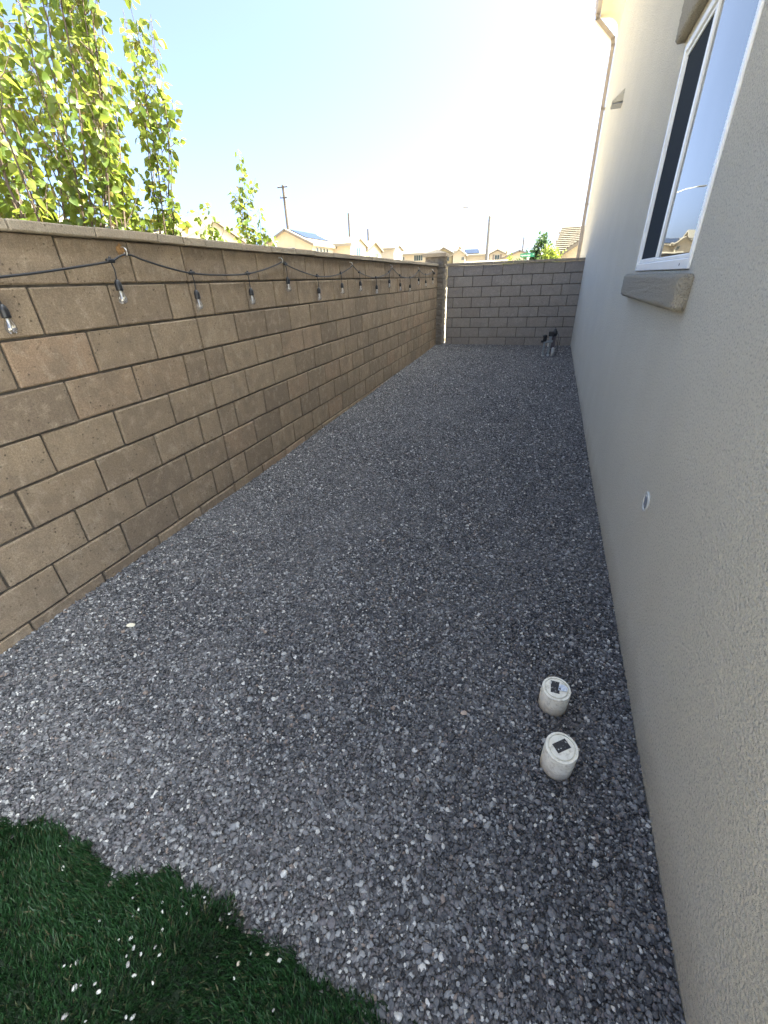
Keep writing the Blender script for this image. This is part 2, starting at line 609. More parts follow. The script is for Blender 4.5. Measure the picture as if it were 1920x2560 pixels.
g['kind'] = 'structure'

# ------------------------------------------------------------------ block walls
BL, BH, JT = .4064, .2032, .0118
WZ = 1.70                                # underside of the caps
_bm_cache = {}
def block_mesh(length, h, depth, mat, variant, cham=.0055, jit=.0034):
    key = (round(length, 3), round(h, 3), round(depth, 3), mat.name, variant)
    if key not in _bm_cache:
        rs = random.Random(hash(key[:3]) % 1000 + variant * 77)
        v, f = chamfer(-depth, 0, -length / 2, length / 2, -h / 2, h / 2, cham, jit, rs)
        me = bpy.data.meshes.new('block')
        me.from_pydata(v, [], f)
        me.materials.append(mat)
        fixnormals(me)
        _bm_cache[key] = me
    return _bm_cache[key]

def lay_course(parent, cuts, z0, z1, mat, depth, axisrot=0, name='block', xoff=0.0, cham=.0055, nvar=9):
    for a, b in zip(cuts[:-1], cuts[1:]):
        ln = round((b - a) - JT, 3)
        if ln < .03:
            continue
        me = block_mesh(ln, (z1 - z0) - JT, depth, mat, random.randrange(nvar), cham)
        o = meshobj(name, me, parent, (xoff + random.uniform(-.0022, .0022), (a + b) / 2, (z0 + z1) / 2),
                    (random.uniform(-.002, .002), 0, random.uniform(-.004, .004)))

def cuts_for(start, end, odd, special=(0,)):
    hb = BL / 2
    c = set()
    k0 = math.floor(start / hb)
    k1 = math.ceil(end / hb)
    for k in range(k0, k1 + 1):
        if (k % 2 == 0) == odd or k in special:
            if start + .06 < k * hb < end - .06:
                c.add(k * hb)
    return [start] + sorted(c) + [end]

W = empty('block_wall', (0, 0, 0))
tag(W, 'long tan concrete block wall hung with string lights along the gravel side yard', 'wall')
ystart, yend = -4.90, 7.70
for c in range(1, 10):
    lay_course(W, cuts_for(ystart, yend, c % 2 == 1), WZ - c * BH, WZ - (c - 1) * BH, M['block'], .15)
mb = MB()
mb.box(-.142, -.014, ystart + .01, -.009, WZ - 9 * BH - .05, WZ - .003)
mb.box(-.142, -.014, .009, yend - .01, WZ - 9 * BH - .05, WZ - .003)
mb.build('mortar', M['mortar'], W)
capc = [ystart] + [-BL / 2 * k for k in range(23, 7, -2)] + [-BL / 2 * 7, -BL / 2 * 5, -BL / 2 * 3, -BL / 2, 0] + [BL / 2 * k for k in range(1, 38, 2)] + [yend]
for a, b in zip(capc[:-1], capc[1:]):
    me = block_mesh(round(b - a - .007, 3), .043, .215, M['cap'], random.randrange(6), .004)
    meshobj('cap_block', me, W, (.030 + random.uniform(-.003, .003), (a + b) / 2, WZ + .0205 + random.uniform(-.002, .002)),
            (random.uniform(-.003, .003), random.uniform(-.004, .004), random.uniform(-.005, .005)))

# back wall : local y axis runs along +x of the world
TH = R(2.5)
BW = empty('block_wall', (.136, 7.822, 0), -math.pi / 2 + TH)
tag(BW, 'short concrete block wall, its shade painted in grey-brown, closing the end of the side yard', 'wall')
# local frame: local +y -> world (cos,sin) of the wall ; local +x -> towards camera (-y world)
BW.rotation_euler = (0, 0, TH - math.pi / 2)
bend = 13.82 * BL / 2
for c in range(1, 10):
    cu = cuts_for(.055, bend, c % 2 == 1, special=())
    if c % 2 == 0:
        cu = [x for x in cu if not 12.2 * BL / 2 < x < bend - .001][:-1] + [12.66 * BL / 2, bend]
    lay_course(BW, cu, WZ - .004 - c * BH, WZ - .004 - (c - 1) * BH, M['blockshade'], .11)
mb = MB()
mb.box(-.103, -.013, .065, bend - .005, WZ - .004 - 9 * BH - .05, WZ - .007)
mb.build('mortar', M['mortar'], BW)
cc = [.03] + [BL / 2 * k for k in range(3, 14, 2)] + [bend + .01]
for a, b in zip(cc[:-1], cc[1:]):
    me = block_mesh(round(b - a - .006, 3), .048, .17, M['cap'], random.randrange(6), .004)
    meshobj('cap_block', me, BW, (.028, (a + b) / 2, WZ + .021 + random.uniform(-.002, .002)), (0, random.uniform(-.003, .003), random.uniform(-.004, .004)))

# pillar of split-face blocks in the corner
PL = empty('block_pillar', (-.075, 7.92, 0))
tag(PL, 'rough split-face block pillar with a pyramid cap where the two walls meet', 'pillar')
def rough_block(sx, sy, h, seed, amp=.012):
    rs = np.random.default_rng(seed)
    bm = bmesh.new()
    bmesh.ops.create_cube(bm, size=1)
    bmesh.ops.scale(bm, vec=(sx, sy, h), verts=bm.verts)
    bmesh.ops.subdivide_edges(bm, edges=bm.edges[:], cuts=4, use_grid_fill=True)
    for v in bm.verts:
        if abs(v.co.z) < h / 2 - .002:
            n = Vector((v.co.x / sx, v.co.y / sy, 0))
            v.co += n.normalized() * float(rs.uniform(-amp, amp * .9))
        v.co.z += float(rs.uniform(-.002, .002))
    bmesh.ops.triangulate(bm, faces=bm.faces[:])
    me = bpy.data.meshes.new('block')
    bm.to_mesh(me)
    bm.free()
    me.materials.append(M['split'])
    return me
for c in range(10):
    z1 = 1.872 - c * .2032
    meshobj('block', rough_block(.40, .40, .1932, c), PL, (0, 0, z1 - .1016))
mb = MB()
mb.box(-.182, .182, -.182, .182, -.15, 1.870)
mb.build('mortar', M['mortar'], PL)
mb = MB()
mb.add([(-.255, -.255, 1.876), (.255, -.255, 1.876), (.255, .255, 1.876), (-.255, .255, 1.876),
        (-.255, -.255, 1.942), (.255, -.255, 1.942), (.255, .255, 1.942), (-.255, .255, 1.942), (0, 0, 2.02)],
       [(0, 3, 2, 1), (0, 1, 5, 4), (1, 2, 6, 5), (2, 3, 7, 6), (3, 0, 4, 7), (4, 5, 8), (5, 6, 8), (6, 7, 8), (7, 4, 8)])
mb.build('pillar_cap', M['cap'], PL)

# ------------------------------------------------------------------ the stucco house on the right
HA = -math.atan(.027)
H = empty('stucco_house', (2.715, 0, 0), HA)
tag(H, 'pale stucco house wall with a tall sliding window, rising straight from the gravel', 'house')
HY0, HY1, HZ = -2.62, 10.8, 6.35
wy0, wy1, wz0, wz1 = -.272, 1.112, 1.467, 2.546
mb = MB()
yc = [HY0, wy0, wy1, HY1]
zc = [-.15, wz0, wz1, HZ]
for i in range(3):
    for j in range(3):
        if i == 1 and j == 1:
            continue
        mb.add([(0, yc[i], zc[j]), (0, yc[i + 1], zc[j]), (0, yc[i + 1], zc[j + 1]), (0, yc[i], zc[j + 1])], [(0, 3, 2, 1)])
d = .07
mb.add([(0, wy0, wz0), (0, wy1, wz0), (d, wy1, wz0), (d, wy0, wz0)], [(0, 1, 2, 3)])
mb.add([(0, wy0, wz1), (0, wy1, wz1), (d, wy1, wz1), (d, wy0, wz1)], [(0, 3, 2, 1)])
mb.add([(0, wy0, wz0), (0, wy0, wz1), (d, wy0, wz1), (d, wy0, wz0)], [(0, 3, 2, 1)])
mb.add([(0, wy1, wz0), (0, wy1, wz1), (d, wy1, wz1), (d, wy1, wz0)], [(0, 1, 2, 3)])
mb.add([(9, HY0, -.15), (9, HY1, -.15), (9, HY1, HZ), (9, HY0, HZ), (0, HY0, -.15), (0, HY1, -.15), (0, HY1, HZ), (0, HY0, HZ)],
       [(0, 1, 2, 3), (4, 0, 3, 7), (1, 5, 6, 2)])
hw = mb.build('wall', M['stucco'], H)
# cove eave, gutter, roof
arc = [(-.26 + .26 * math.cos(R(a)), 5.80 + .26 * math.sin(R(a))) for a in range(0, 91, 10)]
prof = arc + [(-.39, 6.075), (-.39, 6.30), (.02, 6.42), (.02, 5.80)]
mb = MB(); mb.prism(prof, 'Y', HY0 - .15, HY1 + .02)
ev = mb.build('eave', M['cove'], H)
fixnormals(ev.data)
gp = [(-.394, 6.10), (-.47, 6.10), (-.50, 6.16), (-.50, 6.235), (-.515, 6.245), (-.515, 6.255), (-.488, 6.255), (-.488, 6.165), (-.465, 6.115), (-.394, 6.115)]
mb = MB(); mb.prism(gp, 'Y', HY0 - .15, HY1 + .06)
gt = mb.build('gutter', M['gutter'], H); fixnormals(gt.data)
mb = MB()
mb.prism([(-.46, 6.262), (4.5, 7.90), (9.46, 6.262), (9.46, 6.36), (4.5, 8.00), (-.46, 6.36)], 'Y', HY0 - .15, HY1 + .1)
rf = mb.build('roof', M['tile'], H); fixnormals(rf.data)
mb = MB()
mb.add([(0, HY1 - .01, HZ), (4.5, HY1 - .01, 7.85), (9, HY1 - .01, HZ)], [(0, 1, 2)])
mb.build('gable_wall', M['stucco'], H)
# downspout : flattened tube with a diagonal elbow
mb = MB()
yd = HY1 - .06
def rect_tube(mb, pts, w, dd):
    for a, b in zip(pts[:-1], pts[1:]):
        a = Vector(a); b = Vector(b)
        t = (b - a).normalized()
        s = Vector((0, 1, 0))
        n = t.cross(s).normalized()
        a2 = a - t * dd * .25; b2 = b + t * dd * .25
        v = []
        for p in (a2, b2):
            for (i, j) in ((-1, -1), (1, -1), (1, 1), (-1, 1)):
                v.append(p + s * (w / 2) * i + n * (dd / 2) * j)
        mb.add(v, [(0, 1, 2, 3), (7, 6, 5, 4), (0, 4, 5, 1), (1, 5, 6, 2), (2, 6, 7, 3), (3, 7, 4, 0)])
rect_tube(mb, [(-.445, yd, 6.12), (-.440, yd, 6.04), (-.075, yd, 5.70), (-.055, yd, 5.60), (-.050, yd, .30), (-.14, yd, .12)], .10, .075)
ds = mb.build('downspout', M['spout'], H)
for zz in (4.6, 2.9, 1.95):
    mb = MB(); mb.box(-.09, -.002, yd - .05, yd + .05, zz, zz + .03); mb.build('strap', M['spout'], ds)
# window
win = empty('window', (0, 0, 0)); win.parent = H
fx0, fx1 = -.008, .055
fb = .038
mb = MB()
mb.cbox(fx0, fx1, wy0 + .004, wy0 + fb, wz0 + .004, wz1 - .004, .003)
mb.cbox(fx0, fx1, wy1 - fb, wy1 - .004, wz0 + .004, wz1 - .004, .003)
mb.cbox(fx0 + .0015, fx1, wy0 + fb - .002, wy1 - fb + .002, wz0 + .004, wz0 + .044, .003)
mb.cbox(fx0 + .0015, fx1, wy0 + fb - .002, wy1 - fb + .002, wz1 - .040, wz1 - .004, .003)
mb.build('frame', M['vinyl'], win)
ym = .535
mb = MB()
mb.cbox(.004, .048, ym - .024, ym + .024, wz0 + .042, wz1 - .038, .004)      # meeting stile
mb.build('mullion', M['vinyl'], win)
mb = MB()                                                                       # fixed lite bottom bead
mb.cbox(.0, .05, wy0 + fb, ym - .022, wz0 + .043, wz0 + .062, .004)
mb.build('glazing_bead', M['vinyl'], win)
mb = MB()
mb.cbox(.006, .05, wy0 + fb, ym - .022, wz1 - .052, wz1 - .039, .003)
mb.build('glazing_bead', M['vinyl'], win)
mb = MB()                                                                       # screen frame
sy0, sy1, sz0, sz1 = ym + .025, wy1 - fb - .001, wz0 + .046, wz1 - .042
mb.cbox(.004, .02, sy0, sy1, sz0, sz0 + .022, .002)
mb.cbox(.004, .02, sy0, sy1, sz1 - .018, sz1, .002)
mb.cbox(.005, .02, sy1 - .016, sy1, sz0 + .022, sz1 - .018, .002)
mb.build('screen_frame', M['vinyl'], win)
mb = MB(); mb.box(.011, .014, sy0, sy1 - .015, sz0 + .02, sz1 - .016); mb.build('insect_screen', M['screen'], win)
mb = MB(); mb.box(.014, .020, wy0 + fb - .004, ym - .020, wz0 + .058, wz1 - .048); mb.build('pane', M['pane'], win)
mb = MB(); mb.box(.036, .042, ym + .02, wy1 - fb + .004, wz0 + .04, wz1 - .036); mb.build('pane', M['pane'], win)
for yy in (wy0 + .16, wy1 - .035):
    mb = MB()
    mb.add([(fx0 + .0005, yy + .007 * math.cos(R(a)), wz0 + .022 + .006 * math.sin(R(a))) for a in range(0, 360, 40)], [tuple(range(9))[::-1]])
    mb.build('weep_hole_shade', M['dark'], win)  # flat dark disc paints the shade inside the drain opening
# foam trim sill and header with rounded edges and lumpy stucco
def lumpy(name, x0, x1, y0, y1, z0, z1, parent, seed):
    bm = bmesh.new()
    v, f = chamfer(x0, x1, y0, y1, z0, z1, .014)
    vs = [bm.verts.new(p) for p in v]
    for q in f:
        bm.faces.new([vs[i] for i in q])
    bmesh.ops.recalc_face_normals(bm, faces=bm.faces)
    bmesh.ops.subdivide_edges(bm, edges=[e for e in bm.edges if e.calc_length() > .1], cuts=14, use_grid_fill=True)
    bmesh.ops.triangulate(bm, faces=bm.faces[:])
    rs = np.random.default_rng(seed)
    for q in bm.verts:
        q.co += Vector(rs.uniform(-.0018, .0018, 3))
    me = bpy.data.meshes.new(name)
    bm.to_mesh(me); bm.free()
    me.materials.append(M['trim'])
    me.polygons.foreach_set('use_smooth', [True] * len(me.polygons))
    return meshobj(name, me, parent)
lumpy('window_sill', -.052, .01, -.385, 1.225, 1.322, 1.455, win, 3)
lumpy('window_header', -.052, .01, -.385, 1.225, 2.585, 2.80, win, 4)
# wall vent hood
mb = MB()
mb.prism([(0.01, 3.545), (0.01, 3.42), (-.13, 3.405), (-.13, 3.425)], 'Y', 5.44, 5.68)
vh = mb.build('vent_hood', M['stucco'], H); fixnormals(vh.data)
mb = MB(); mb.box(-.122, .0, 5.45, 5.67, 3.396, 3.406); mb.build('vent_underside_shade', M['greyplate'], vh)  # grey plate paints the shade under the open hood
# round outlet fitting low on the wall
ob = empty('outlet_fitting', (0, -.655, .603)); ob.parent = H
ob.scale = (1.0, .98, .98)
mb = MB()
n = 24
ring = [(.043, .0), (.045, -.005), (.042, -.008), (.034, -.0075), (.032, -.002)]
v = []; f = []
for (rr_, xx) in ring:
    for k in range(n):
        t = 2 * math.pi * k / n
        v.append((xx, rr_ * math.cos(t), rr_ * math.sin(t)))
for i in range(len(ring) - 1):
    for k in range(n):
        f.append((i * n + k, i * n + (k + 1) % n, (i + 1) * n + (k + 1) % n, (i + 1) * n + k))
mb.add(v, f)
o_ = mb.build('ring', M['pvcpale'], ob, True); fixnormals(o_.data)
mb = MB(); mb.add([(-.0025, 0.033 * math.cos(2 * math.pi * k / n), .033 * math.sin(2 * math.pi * k / n)) for k in range(n)], [tuple(range(n))[::-1]])
mb.build('recess_shade', M['dark'], ob)  # flat near-black disc puts the hollow's shade into colour
mb = MB(); mb.cbox(-.007, -.0025, -.017, .020, -.022, .024, .002); mb.build('cover_plate', M['greyplate'], ob)
mb = MB(); mb.cbox(-.006, -.0025, .002, .022, .018, .027, .002); mb.build('tab', M['vinyl'], ob)

# ------------------------------------------------------------------ gravel stones (uncountable: one object)
def instancer(name, pts, rot, scl, idx, mat, variants):
    me = bpy.data.meshes.new(name)
    me.vertices.add(len(pts))
    me.vertices.foreach_set('co', pts.astype(np.float32).ravel())
    a = me.attributes.new('rot', 'FLOAT_VECTOR', 'POINT'); a.data.foreach_set('vector', rot.astype(np.float32).ravel())
    a = me.attributes.new('scl', 'FLOAT_VECTOR', 'POINT'); a.data.foreach_set('vector', scl.astype(np.float32).ravel())
    a = me.attributes.new('idx', 'INT', 'POINT'); a.data.foreach_set('value', idx.astype(np.int32))
    me.materials.append(mat)
    o = bpy.data.objects.new(name, me)
    COL.objects.link(o)
    ng = bpy.data.node_groups.new(name + '_nodes', 'GeometryNodeTree')
    ng.interface.new_socket('Geometry', in_out='INPUT', socket_type='NodeSocketGeometry')
    ng.interface.new_socket('Geometry', in_out='OUTPUT', socket_type='NodeSocketGeometry')
    N = ng.nodes.new
    Lk = ng.links.new
    gi = N('NodeGroupInput'); go = N('NodeGroupOutput')
    join = N('GeometryNodeJoinGeometry')
    for k in range(variants):
        ico = N('GeometryNodeMeshIcoSphere'); ico.inputs['Radius'].default_value = .5; ico.inputs['Subdivisions'].default_value = 2
        sp = N('GeometryNodeSetPosition')
        pos = N('GeometryNodeInputPosition')
        add = N('ShaderNodeVectorMath'); add.operation = 'ADD'; add.inputs[1].default_value = (k * 7.3, k * 3.1, k * 5.7)
        nz = N('ShaderNodeTexNoise'); nz.inputs['Scale'].default_value = 1.3; nz.inputs['Detail'].default_value = 1.0
        sub = N('ShaderNodeVectorMath'); sub.operation = 'SUBTRACT'; sub.inputs[1].default_value = (.5, .5, .5)
        ml = N('ShaderNodeVectorMath'); ml.operation = 'SCALE'; ml.inputs['Scale'].default_value = .75
        Lk(pos.outputs[0], add.inputs[0]); Lk(add.outputs[0], nz.inputs['Vector']); Lk(nz.outputs['Color'], sub.inputs[0]); Lk(sub.outputs[0], ml.inputs[0])
        Lk(ico.outputs['Mesh'], sp.inputs['Geometry']); Lk(ml.outputs[0], sp.inputs['Offset'])
        ss = N('GeometryNodeSetShadeSmooth'); Lk(sp.outputs[0], ss.inputs['Geometry'])
        sm = N('GeometryNodeSetMaterial'); sm.inputs['Material'].default_value = mat; Lk(ss.outputs[0], sm.inputs['Geometry'])
        g2i = N('GeometryNodeGeometryToInstance'); Lk(sm.outputs[0], g2i.inputs['Geometry'])
        Lk(g2i.outputs[0], join.inputs['Geometry'])
    iop = N('GeometryNodeInstanceOnPoints')
    def named(nm, dt):
        nd = N('GeometryNodeInputNamedAttribute'); nd.data_type = dt; nd.inputs['Name'].default_value = nm
        return nd.outputs['Attribute']
    Lk(gi.outputs[0], iop.inputs['Points']); Lk(join.outputs[0], iop.inputs['Instance'])
    iop.inputs['Pick Instance'].default_value = True
    Lk(named('idx', 'INT'), iop.inputs['Instance Index'])
    e2r = N('FunctionNodeEulerToRotation'); Lk(named('rot', 'FLOAT_VECTOR'), e2r.inputs[0]); Lk(e2r.outputs[0], iop.inputs['Rotation'])
    Lk(named('scl', 'FLOAT_VECTOR'), iop.inputs['Scale'])
    Lk(iop.outputs[0], go.inputs[0])
    md = o.modifiers.new('stones', 'NODES'); md.node_group = ng
    return o

def scatter(n, y0, y1, dmean, dsig, dmin, dmax, zlift):
    y = rng.uniform(y0, y1, n)
    x = rng.uniform(0, 1, n) * (house_x(y) - .004) + .002
    dd = np.clip(np.exp(rng.normal(np.log(dmean), dsig, n)), dmin, dmax)
    z = gz(x, y) + rng.uniform(-.004, zlift, n)
    return x, y, z, dd
parts = []
parts.append(scatter(300000, -2.36, .6, .0079, .36, .0040, .022, .006))
parts.append(scatter(150000, .6, 3.2, .0100, .33, .005, .022, .007))
parts.append(scatter(150000, 3.2, 8.0, .0125, .30, .007, .024, .008))
x, y, z, dd = [np.concatenate([p[i] for p in parts]) for i in range(4)]
keep = (y > edge_y(x) - rng.exponential(.010, len(x)) + .004)
keep &= ~((y > 7.80) & (x > .13)) | (y < 7.84)
for (cx_, cy_) in ((2.395, -1.312), (2.402, -1.552)):
    keep &= (np.hypot(x - cx_, y - cy_) > .055)
x, y, z, dd = x[keep], y[keep], z[keep], dd[keep]
nn = len(x)
el = rng.uniform(.72, 1.0, nn)
scl = np.stack([dd * rng.uniform(1.0, 1.45, nn), dd * el, dd * rng.uniform(.5, .9, nn)], 1)
rot = np.stack([rng.normal(0, .5, nn), rng.normal(0, .5, nn), rng.uniform(0, 6.283, nn)], 1)
gr = instancer('gravel', np.stack([x, y, z], 1), rot, scl, rng.integers(0, 5, nn), M['pebble'], 5)
gr['kind'] = 'stuff'
tag(gr, 'loose dark grey mixed pebble gravel covering the side yard', 'gravel')

# ------------------------------------------------------------------ artificial turf (one object)
def turf():
    n = 150000
    xx = rng.uniform(.0, 2.62, n)
    yy = -2.19 - 1.0 * rng.uniform(0, 1, n) ** 1.25
    k = yy < edge_y(xx) + .006 * np.sin(61 * xx) + .005 * np.sin(117 * xx + 2) + .007 * np.sin(29 * xx + 1) + .005 * rng.normal(0, 1, n)
    xx, yy = xx[k], yy[k]
    n = len(xx)
    h = rng.uniform(.020, .034, n)
    w = rng.uniform(.0011, .0021, n)
    a = rng.uniform(0, 6.283, n)
    # blades lean in patches
    la = 2.4 * np.sin(5 * xx + 2 * yy) + 1.7 * np.sin(9 * yy - 3 * xx) + rng.normal(0, .9, n)
    lean = rng.uniform(.10, .75, n) * h
    dx, dy = np.cos(la) * lean, np.sin(la) * lean
    wx, wy = np.cos(a) * w, np.sin(a) * w
    z0 = np.full(n, .003)
    V = np.zeros((n, 5, 3), np.float32)
    V[:, 0] = np.stack([xx - wx, yy - wy, z0], 1)
    V[:, 1] = np.stack([xx + wx, yy + wy, z0], 1)
    V[:, 2] = np.stack([xx + wx * .8 + dx * .35, yy + wy * .8 + dy * .35, z0 + h * .6], 1)
    V[:, 3] = np.stack([xx - wx * .8 + dx * .35, yy - wy * .8 + dy * .35, z0 + h * .6], 1)
    V[:, 4] = np.stack([xx + dx, yy + dy, z0 + h * .95], 1)
    base = (np.arange(n) * 5)[:, None]
    T = np.concatenate([base + np.array([[0, 1, 2]]), base + np.array([[0, 2, 3]]), base + np.array([[3, 2, 4]])], 0)
    return tri_mesh('artificial_turf', V.reshape(-1, 3), T, M['turf'])
def tri_mesh(name, V, T, mat, smooth=False, parent=None):
    me = bpy.data.meshes.new(name)
    me.vertices.add(len(V)); me.vertices.foreach_set('co', np.asarray(V, np.float32).ravel())
    me.loops.add(T.size); me.loops.foreach_set('vertex_index', T.astype(np.int32).ravel())
    me.polygons.add(len(T))
    me.polygons.foreach_set('loop_start', np.arange(0, T.size, 3, dtype=np.int32))
    me.polygons.foreach_set('loop_total', np.full(len(T), 3, np.int32))
    if smooth:
        me.polygons.foreach_set('use_smooth', np.ones(len(T), bool))
    me.materials.append(mat)
    me.update(calc_edges=True)
    o = bpy.data.objects.new(name, me)
    COL.objects.link(o)
    if parent is not None:
        o.parent = parent
    return o
tf = turf()
tf['kind'] = 'stuff'
tag(tf, 'dark green artificial turf lawn meeting the edge of the gravel', 'artificial grass')

# stray stones
def stone_mesh(seed):
    bm = bmesh.new()
    bmesh.ops.create_icosphere(bm, subdivisions=2, radius=.5)
    rs = np.random.default_rng(seed)
    A = rs.normal(0, 1, (4, 3)); ph = rs.uniform(0, 6, 4)
    for v in bm.verts:
        s = 1 + .09 * sum(math.sin(2.2 * v.co.dot(Vector(A[i])) * 2 + ph[i]) for i in range(4))
        v.co *= s
    me = bpy.data.meshes.new('pebble')
    bm.to_mesh(me); bm.free()
    me.polygons.foreach_set('use_smooth', [True] * len(me.polygons))
    return me
def mat_palestone():
    t = NT('pale_stone')
    r = t.rand()
    k = t.ramp(r, [(0, (.50, .50, .46)), (.3, (.62, .61, .56)), (.5, (.34, .34, .32)), (.75, (.24, .23, .22)), (.9, (.45, .38, .29))], 'CONSTANT')
    return t.done(t.bsdf(t.mix(.4, k, t.ramp(t.noise(t.coord(), 3, 4), [(.3, .38), (.7, .6)]), 'OVERLAY'), .6))
M['palestone'] = mat_palestone()
SM = []
for s_ in range(5):
    me = stone_mesh(s_); me.materials.append(M['palestone']); SM.append(me)
STRAY = [(.869, -2.237, 11), (1.054, -2.287, 15), (.993, -2.25, 7), (1.302, -2.277, 9), (1.387, -2.26, 10), (1.402, -2.275, 12), (1.337, -2.291, 9), (1.333, -2.306, 7), (1.256, -2.341, 11),
         (1.466, -2.258, 9), (1.49, -2.216, 11), (1.498, -2.224, 10), (1.445, -2.25, 8), (1.559, -2.24, 12), (1.575, -2.224, 9), (1.429, -2.303, 11), (1.363, -2.342, 14), (1.335, -2.353, 8),
         (1.385, -2.353, 14), (1.435, -2.335, 12), (1.411, -2.356, 12), (1.456, -2.343, 11), (1.379, -2.37, 9), (1.395, -2.38, 18), (1.27, -2.417, 14), (1.261, -2.425, 9), (1.245, -2.431, 9),
         (1.425, -2.39, 13), (1.315, -2.442, 9), (1.304, -2.45, 18), (1.366, -2.437, 17), (1.345, -2.429, 10), (1.478, -2.386, 11), (1.659, -2.319, 11), (1.654, -2.295, 13), (1.673, -2.271, 10),
         (1.713, -2.259, 14), (1.747, -2.259, 16), (1.597, -2.301, 8), (1.324, -2.489, 17), (1.46, -2.447, 13), (1.475, -2.442, 14), (1.376, -2.48, 8), (1.776, -2.334, 10), (1.588, -2.248, 8), (1.415, -2.219, 10), (1.288, -2.25, 9)]
for i, (sx, sy, dmm) in enumerate(STRAY):
    o = meshobj('pebble', SM[i % 5], None, (sx, sy, .021), (random.uniform(-.5, .5), random.uniform(-.5, .5), random.uniform(0, 6)))
    q = dmm / 1000 * .62
    o.scale = (q * 1.25, q * .85, q * .7)
    tag(o, 'small pale pebble strayed from the gravel onto the dark green turf', 'pebble', 'pale pebbles scattered on the turf')
for (sx, sy, dmm, lab, colr) in ((.435, -1.462, 34, 'large pale cream stone chip lying on the gravel near the tan block wall', (.62, .57, .45)),
                                 (2.075, -1.452, 24, 'pinkish tan stone lying on the gravel beside the white cleanout pipes', (.42, .33, .27))):
    me = stone_mesh(int(dmm)); me.materials.append(plain('chip_stone', colr, .8, 0, 4, .15))
    o = meshobj('stone', me, None, (sx, sy, float(gz(sx, sy)) + .010), (.1, .15, .6))
    q = dmm / 1000
    o.scale = (q * 1.3, q * .8, q * .45)
    tag(o, lab, 'stone')

# ------------------------------------------------------------------ string lights
CX = .028
cord_pts = [(-2.08, 1.63), (-1.9, 1.585), (-1.60, 1.535), (-1.36, 1.515), (-1.175, 1.520), (-1.131, 1.530), (-1.009, 1.542), (-.826, 1.564), (-.582, 1.597), (-.50, 1.624), (-.457, 1.633), (-.41, 1.628), (-.349, 1.611), (-.181, 1.576), (.02, 1.547), (.302, 1.537), (.614, 1.545),
            (.88, 1.578), (1.09, 1.618), (1.155, 1.634), (1.224, 1.613), (1.5, 1.562), (1.785, 1.528), (2.055, 1.524), (2.383, 1.55), (2.68, 1.612), (2.738, 1.636), (2.80, 1.615), (2.957, 1.566), (3.25, 1.527), (3.548, 1.505), (3.85, 1.527), (4.151, 1.571), (4.28, 1.626), (4.31, 1.636), (4.36, 1.618),
            (4.713, 1.531), (5.0, 1.503), (5.321, 1.496), (5.62, 1.53), (5.92, 1.600), (5.97, 1.618), (6.03, 1.605), (6.25, 1.560), (6.467, 1.545), (6.78, 1.556), (7.084, 1.590), (7.13, 1.600), (7.18, 1.585)]
S = empty('string_light', (0, 0, 0))
tag(S, 'black cord of clear bulb string lights draped along the tan block wall', 'string lights')
cp = catmull([(CX + .004 * math.sin(5 * yy), yy, zz) for yy, zz in cord_pts], 6)
mb = MB(); mb.tube(cp, .0052, 8)
mb.build('cord', M['black'], S, True)
BULBS = [-1.172, -.570, .012, .622, 1.205, 1.800, 2.395, 2.965, 3.575, 4.160, 4.720, 5.325, 5.930, 6.475, 7.095]
HANG = [.087, .083, .093, .094, .095, .098, .088, .090, .085, .092, .100, .098, .112, .092, .098]
def cord_z(yv):
    return float(np.interp(yv, [p[0] for p in cord_pts], [p[1] for p in cord_pts]))
sock_prof = [(.0045, 0), (.009, -.003), (.0125, -.010), (.0165, -.018), (.0175, -.026), (.0170, -.030), (.0178, -.033), (.0172, -.040), (.0180, -.044), (.0180, -.052), (.0165, -.053)]
bulb_prof = [(.0115, -.050), (.013, -.060), (.0170, -.072), (.0212, -.086), (.0222, -.095), (.0205, -.104), (.0150, -.1115), (.0070, -.1155), (.0005, -.1165)]
mbs = MB(); mbs.lathe(sock_prof[::-1], 16)
mbb = MB(); mbb.lathe(bulb_prof[::-1], 18)
mbb.mi = 1
mbb.lathe([(.0018, -.090), (.003, -.075), (.0055, -.062), (.0055, -.052)], 8)
mbb.tube([(-.004, 0, -.088), (-.002, 0, -.098), (.002, 0, -.098), (.004, 0, -.088), (.0, 0, -.070), (-.004, 0, -.088)], .0008, 5)
for i, (yb, hg) in enumerate(zip(BULBS, HANG)):
    zc_ = cord_z(yb)
    tilt = random.uniform(-.07, .07)
    so = mbs.build('socket', M['blackplastic'], S, True) if i == 0 else meshobj('socket', sock_me, S)
    if i == 0:
        sock_me = so.data; fixnormals(sock_me)
    so.location = (CX + .004, yb, zc_ - hg)
    so.rotation_euler = (tilt, random.uniform(-.05, .05), random.uniform(0, 3))
    bo = mbb.build('bulb', None, so, True, mats=[M['bulb'], M['filament']]) if i == 0 else meshobj('bulb', bulb_me, so)
    if i == 0:
        bulb_me = bo.data; fixnormals(bulb_me)
    mb = MB()
    mb.tube(catmull([(CX, yb, zc_), (CX + .004, yb + random.uniform(-.006, .006), zc_ - hg * .5), (CX + .004, yb, zc_ - hg - .003)], 5), .0034, 7)
    mb.build('drop_wire', M['black'], S, True)
    mb = MB()
    mb.cbox(CX - .010, CX + .010, yb - .024, yb + .024, zc_ - .009, zc_ + .010, .004)
    mb.cbox(CX - .006, CX + .006, yb - .006, yb + .006, zc_ + .008, zc_ + .020, .003)
    mb.build('junction_clip', M['blackplastic'], S)
mb = MB()
mb.tube([(CX, 7.18, 1.585), (CX, 7.235, 1.573)], [.012, .016], 10)
mb.cbox(CX - .018, CX + .018, 7.225, 7.29, 1.548, 1.592, .006)
mb.build('plug', M['blackplastic'], S)
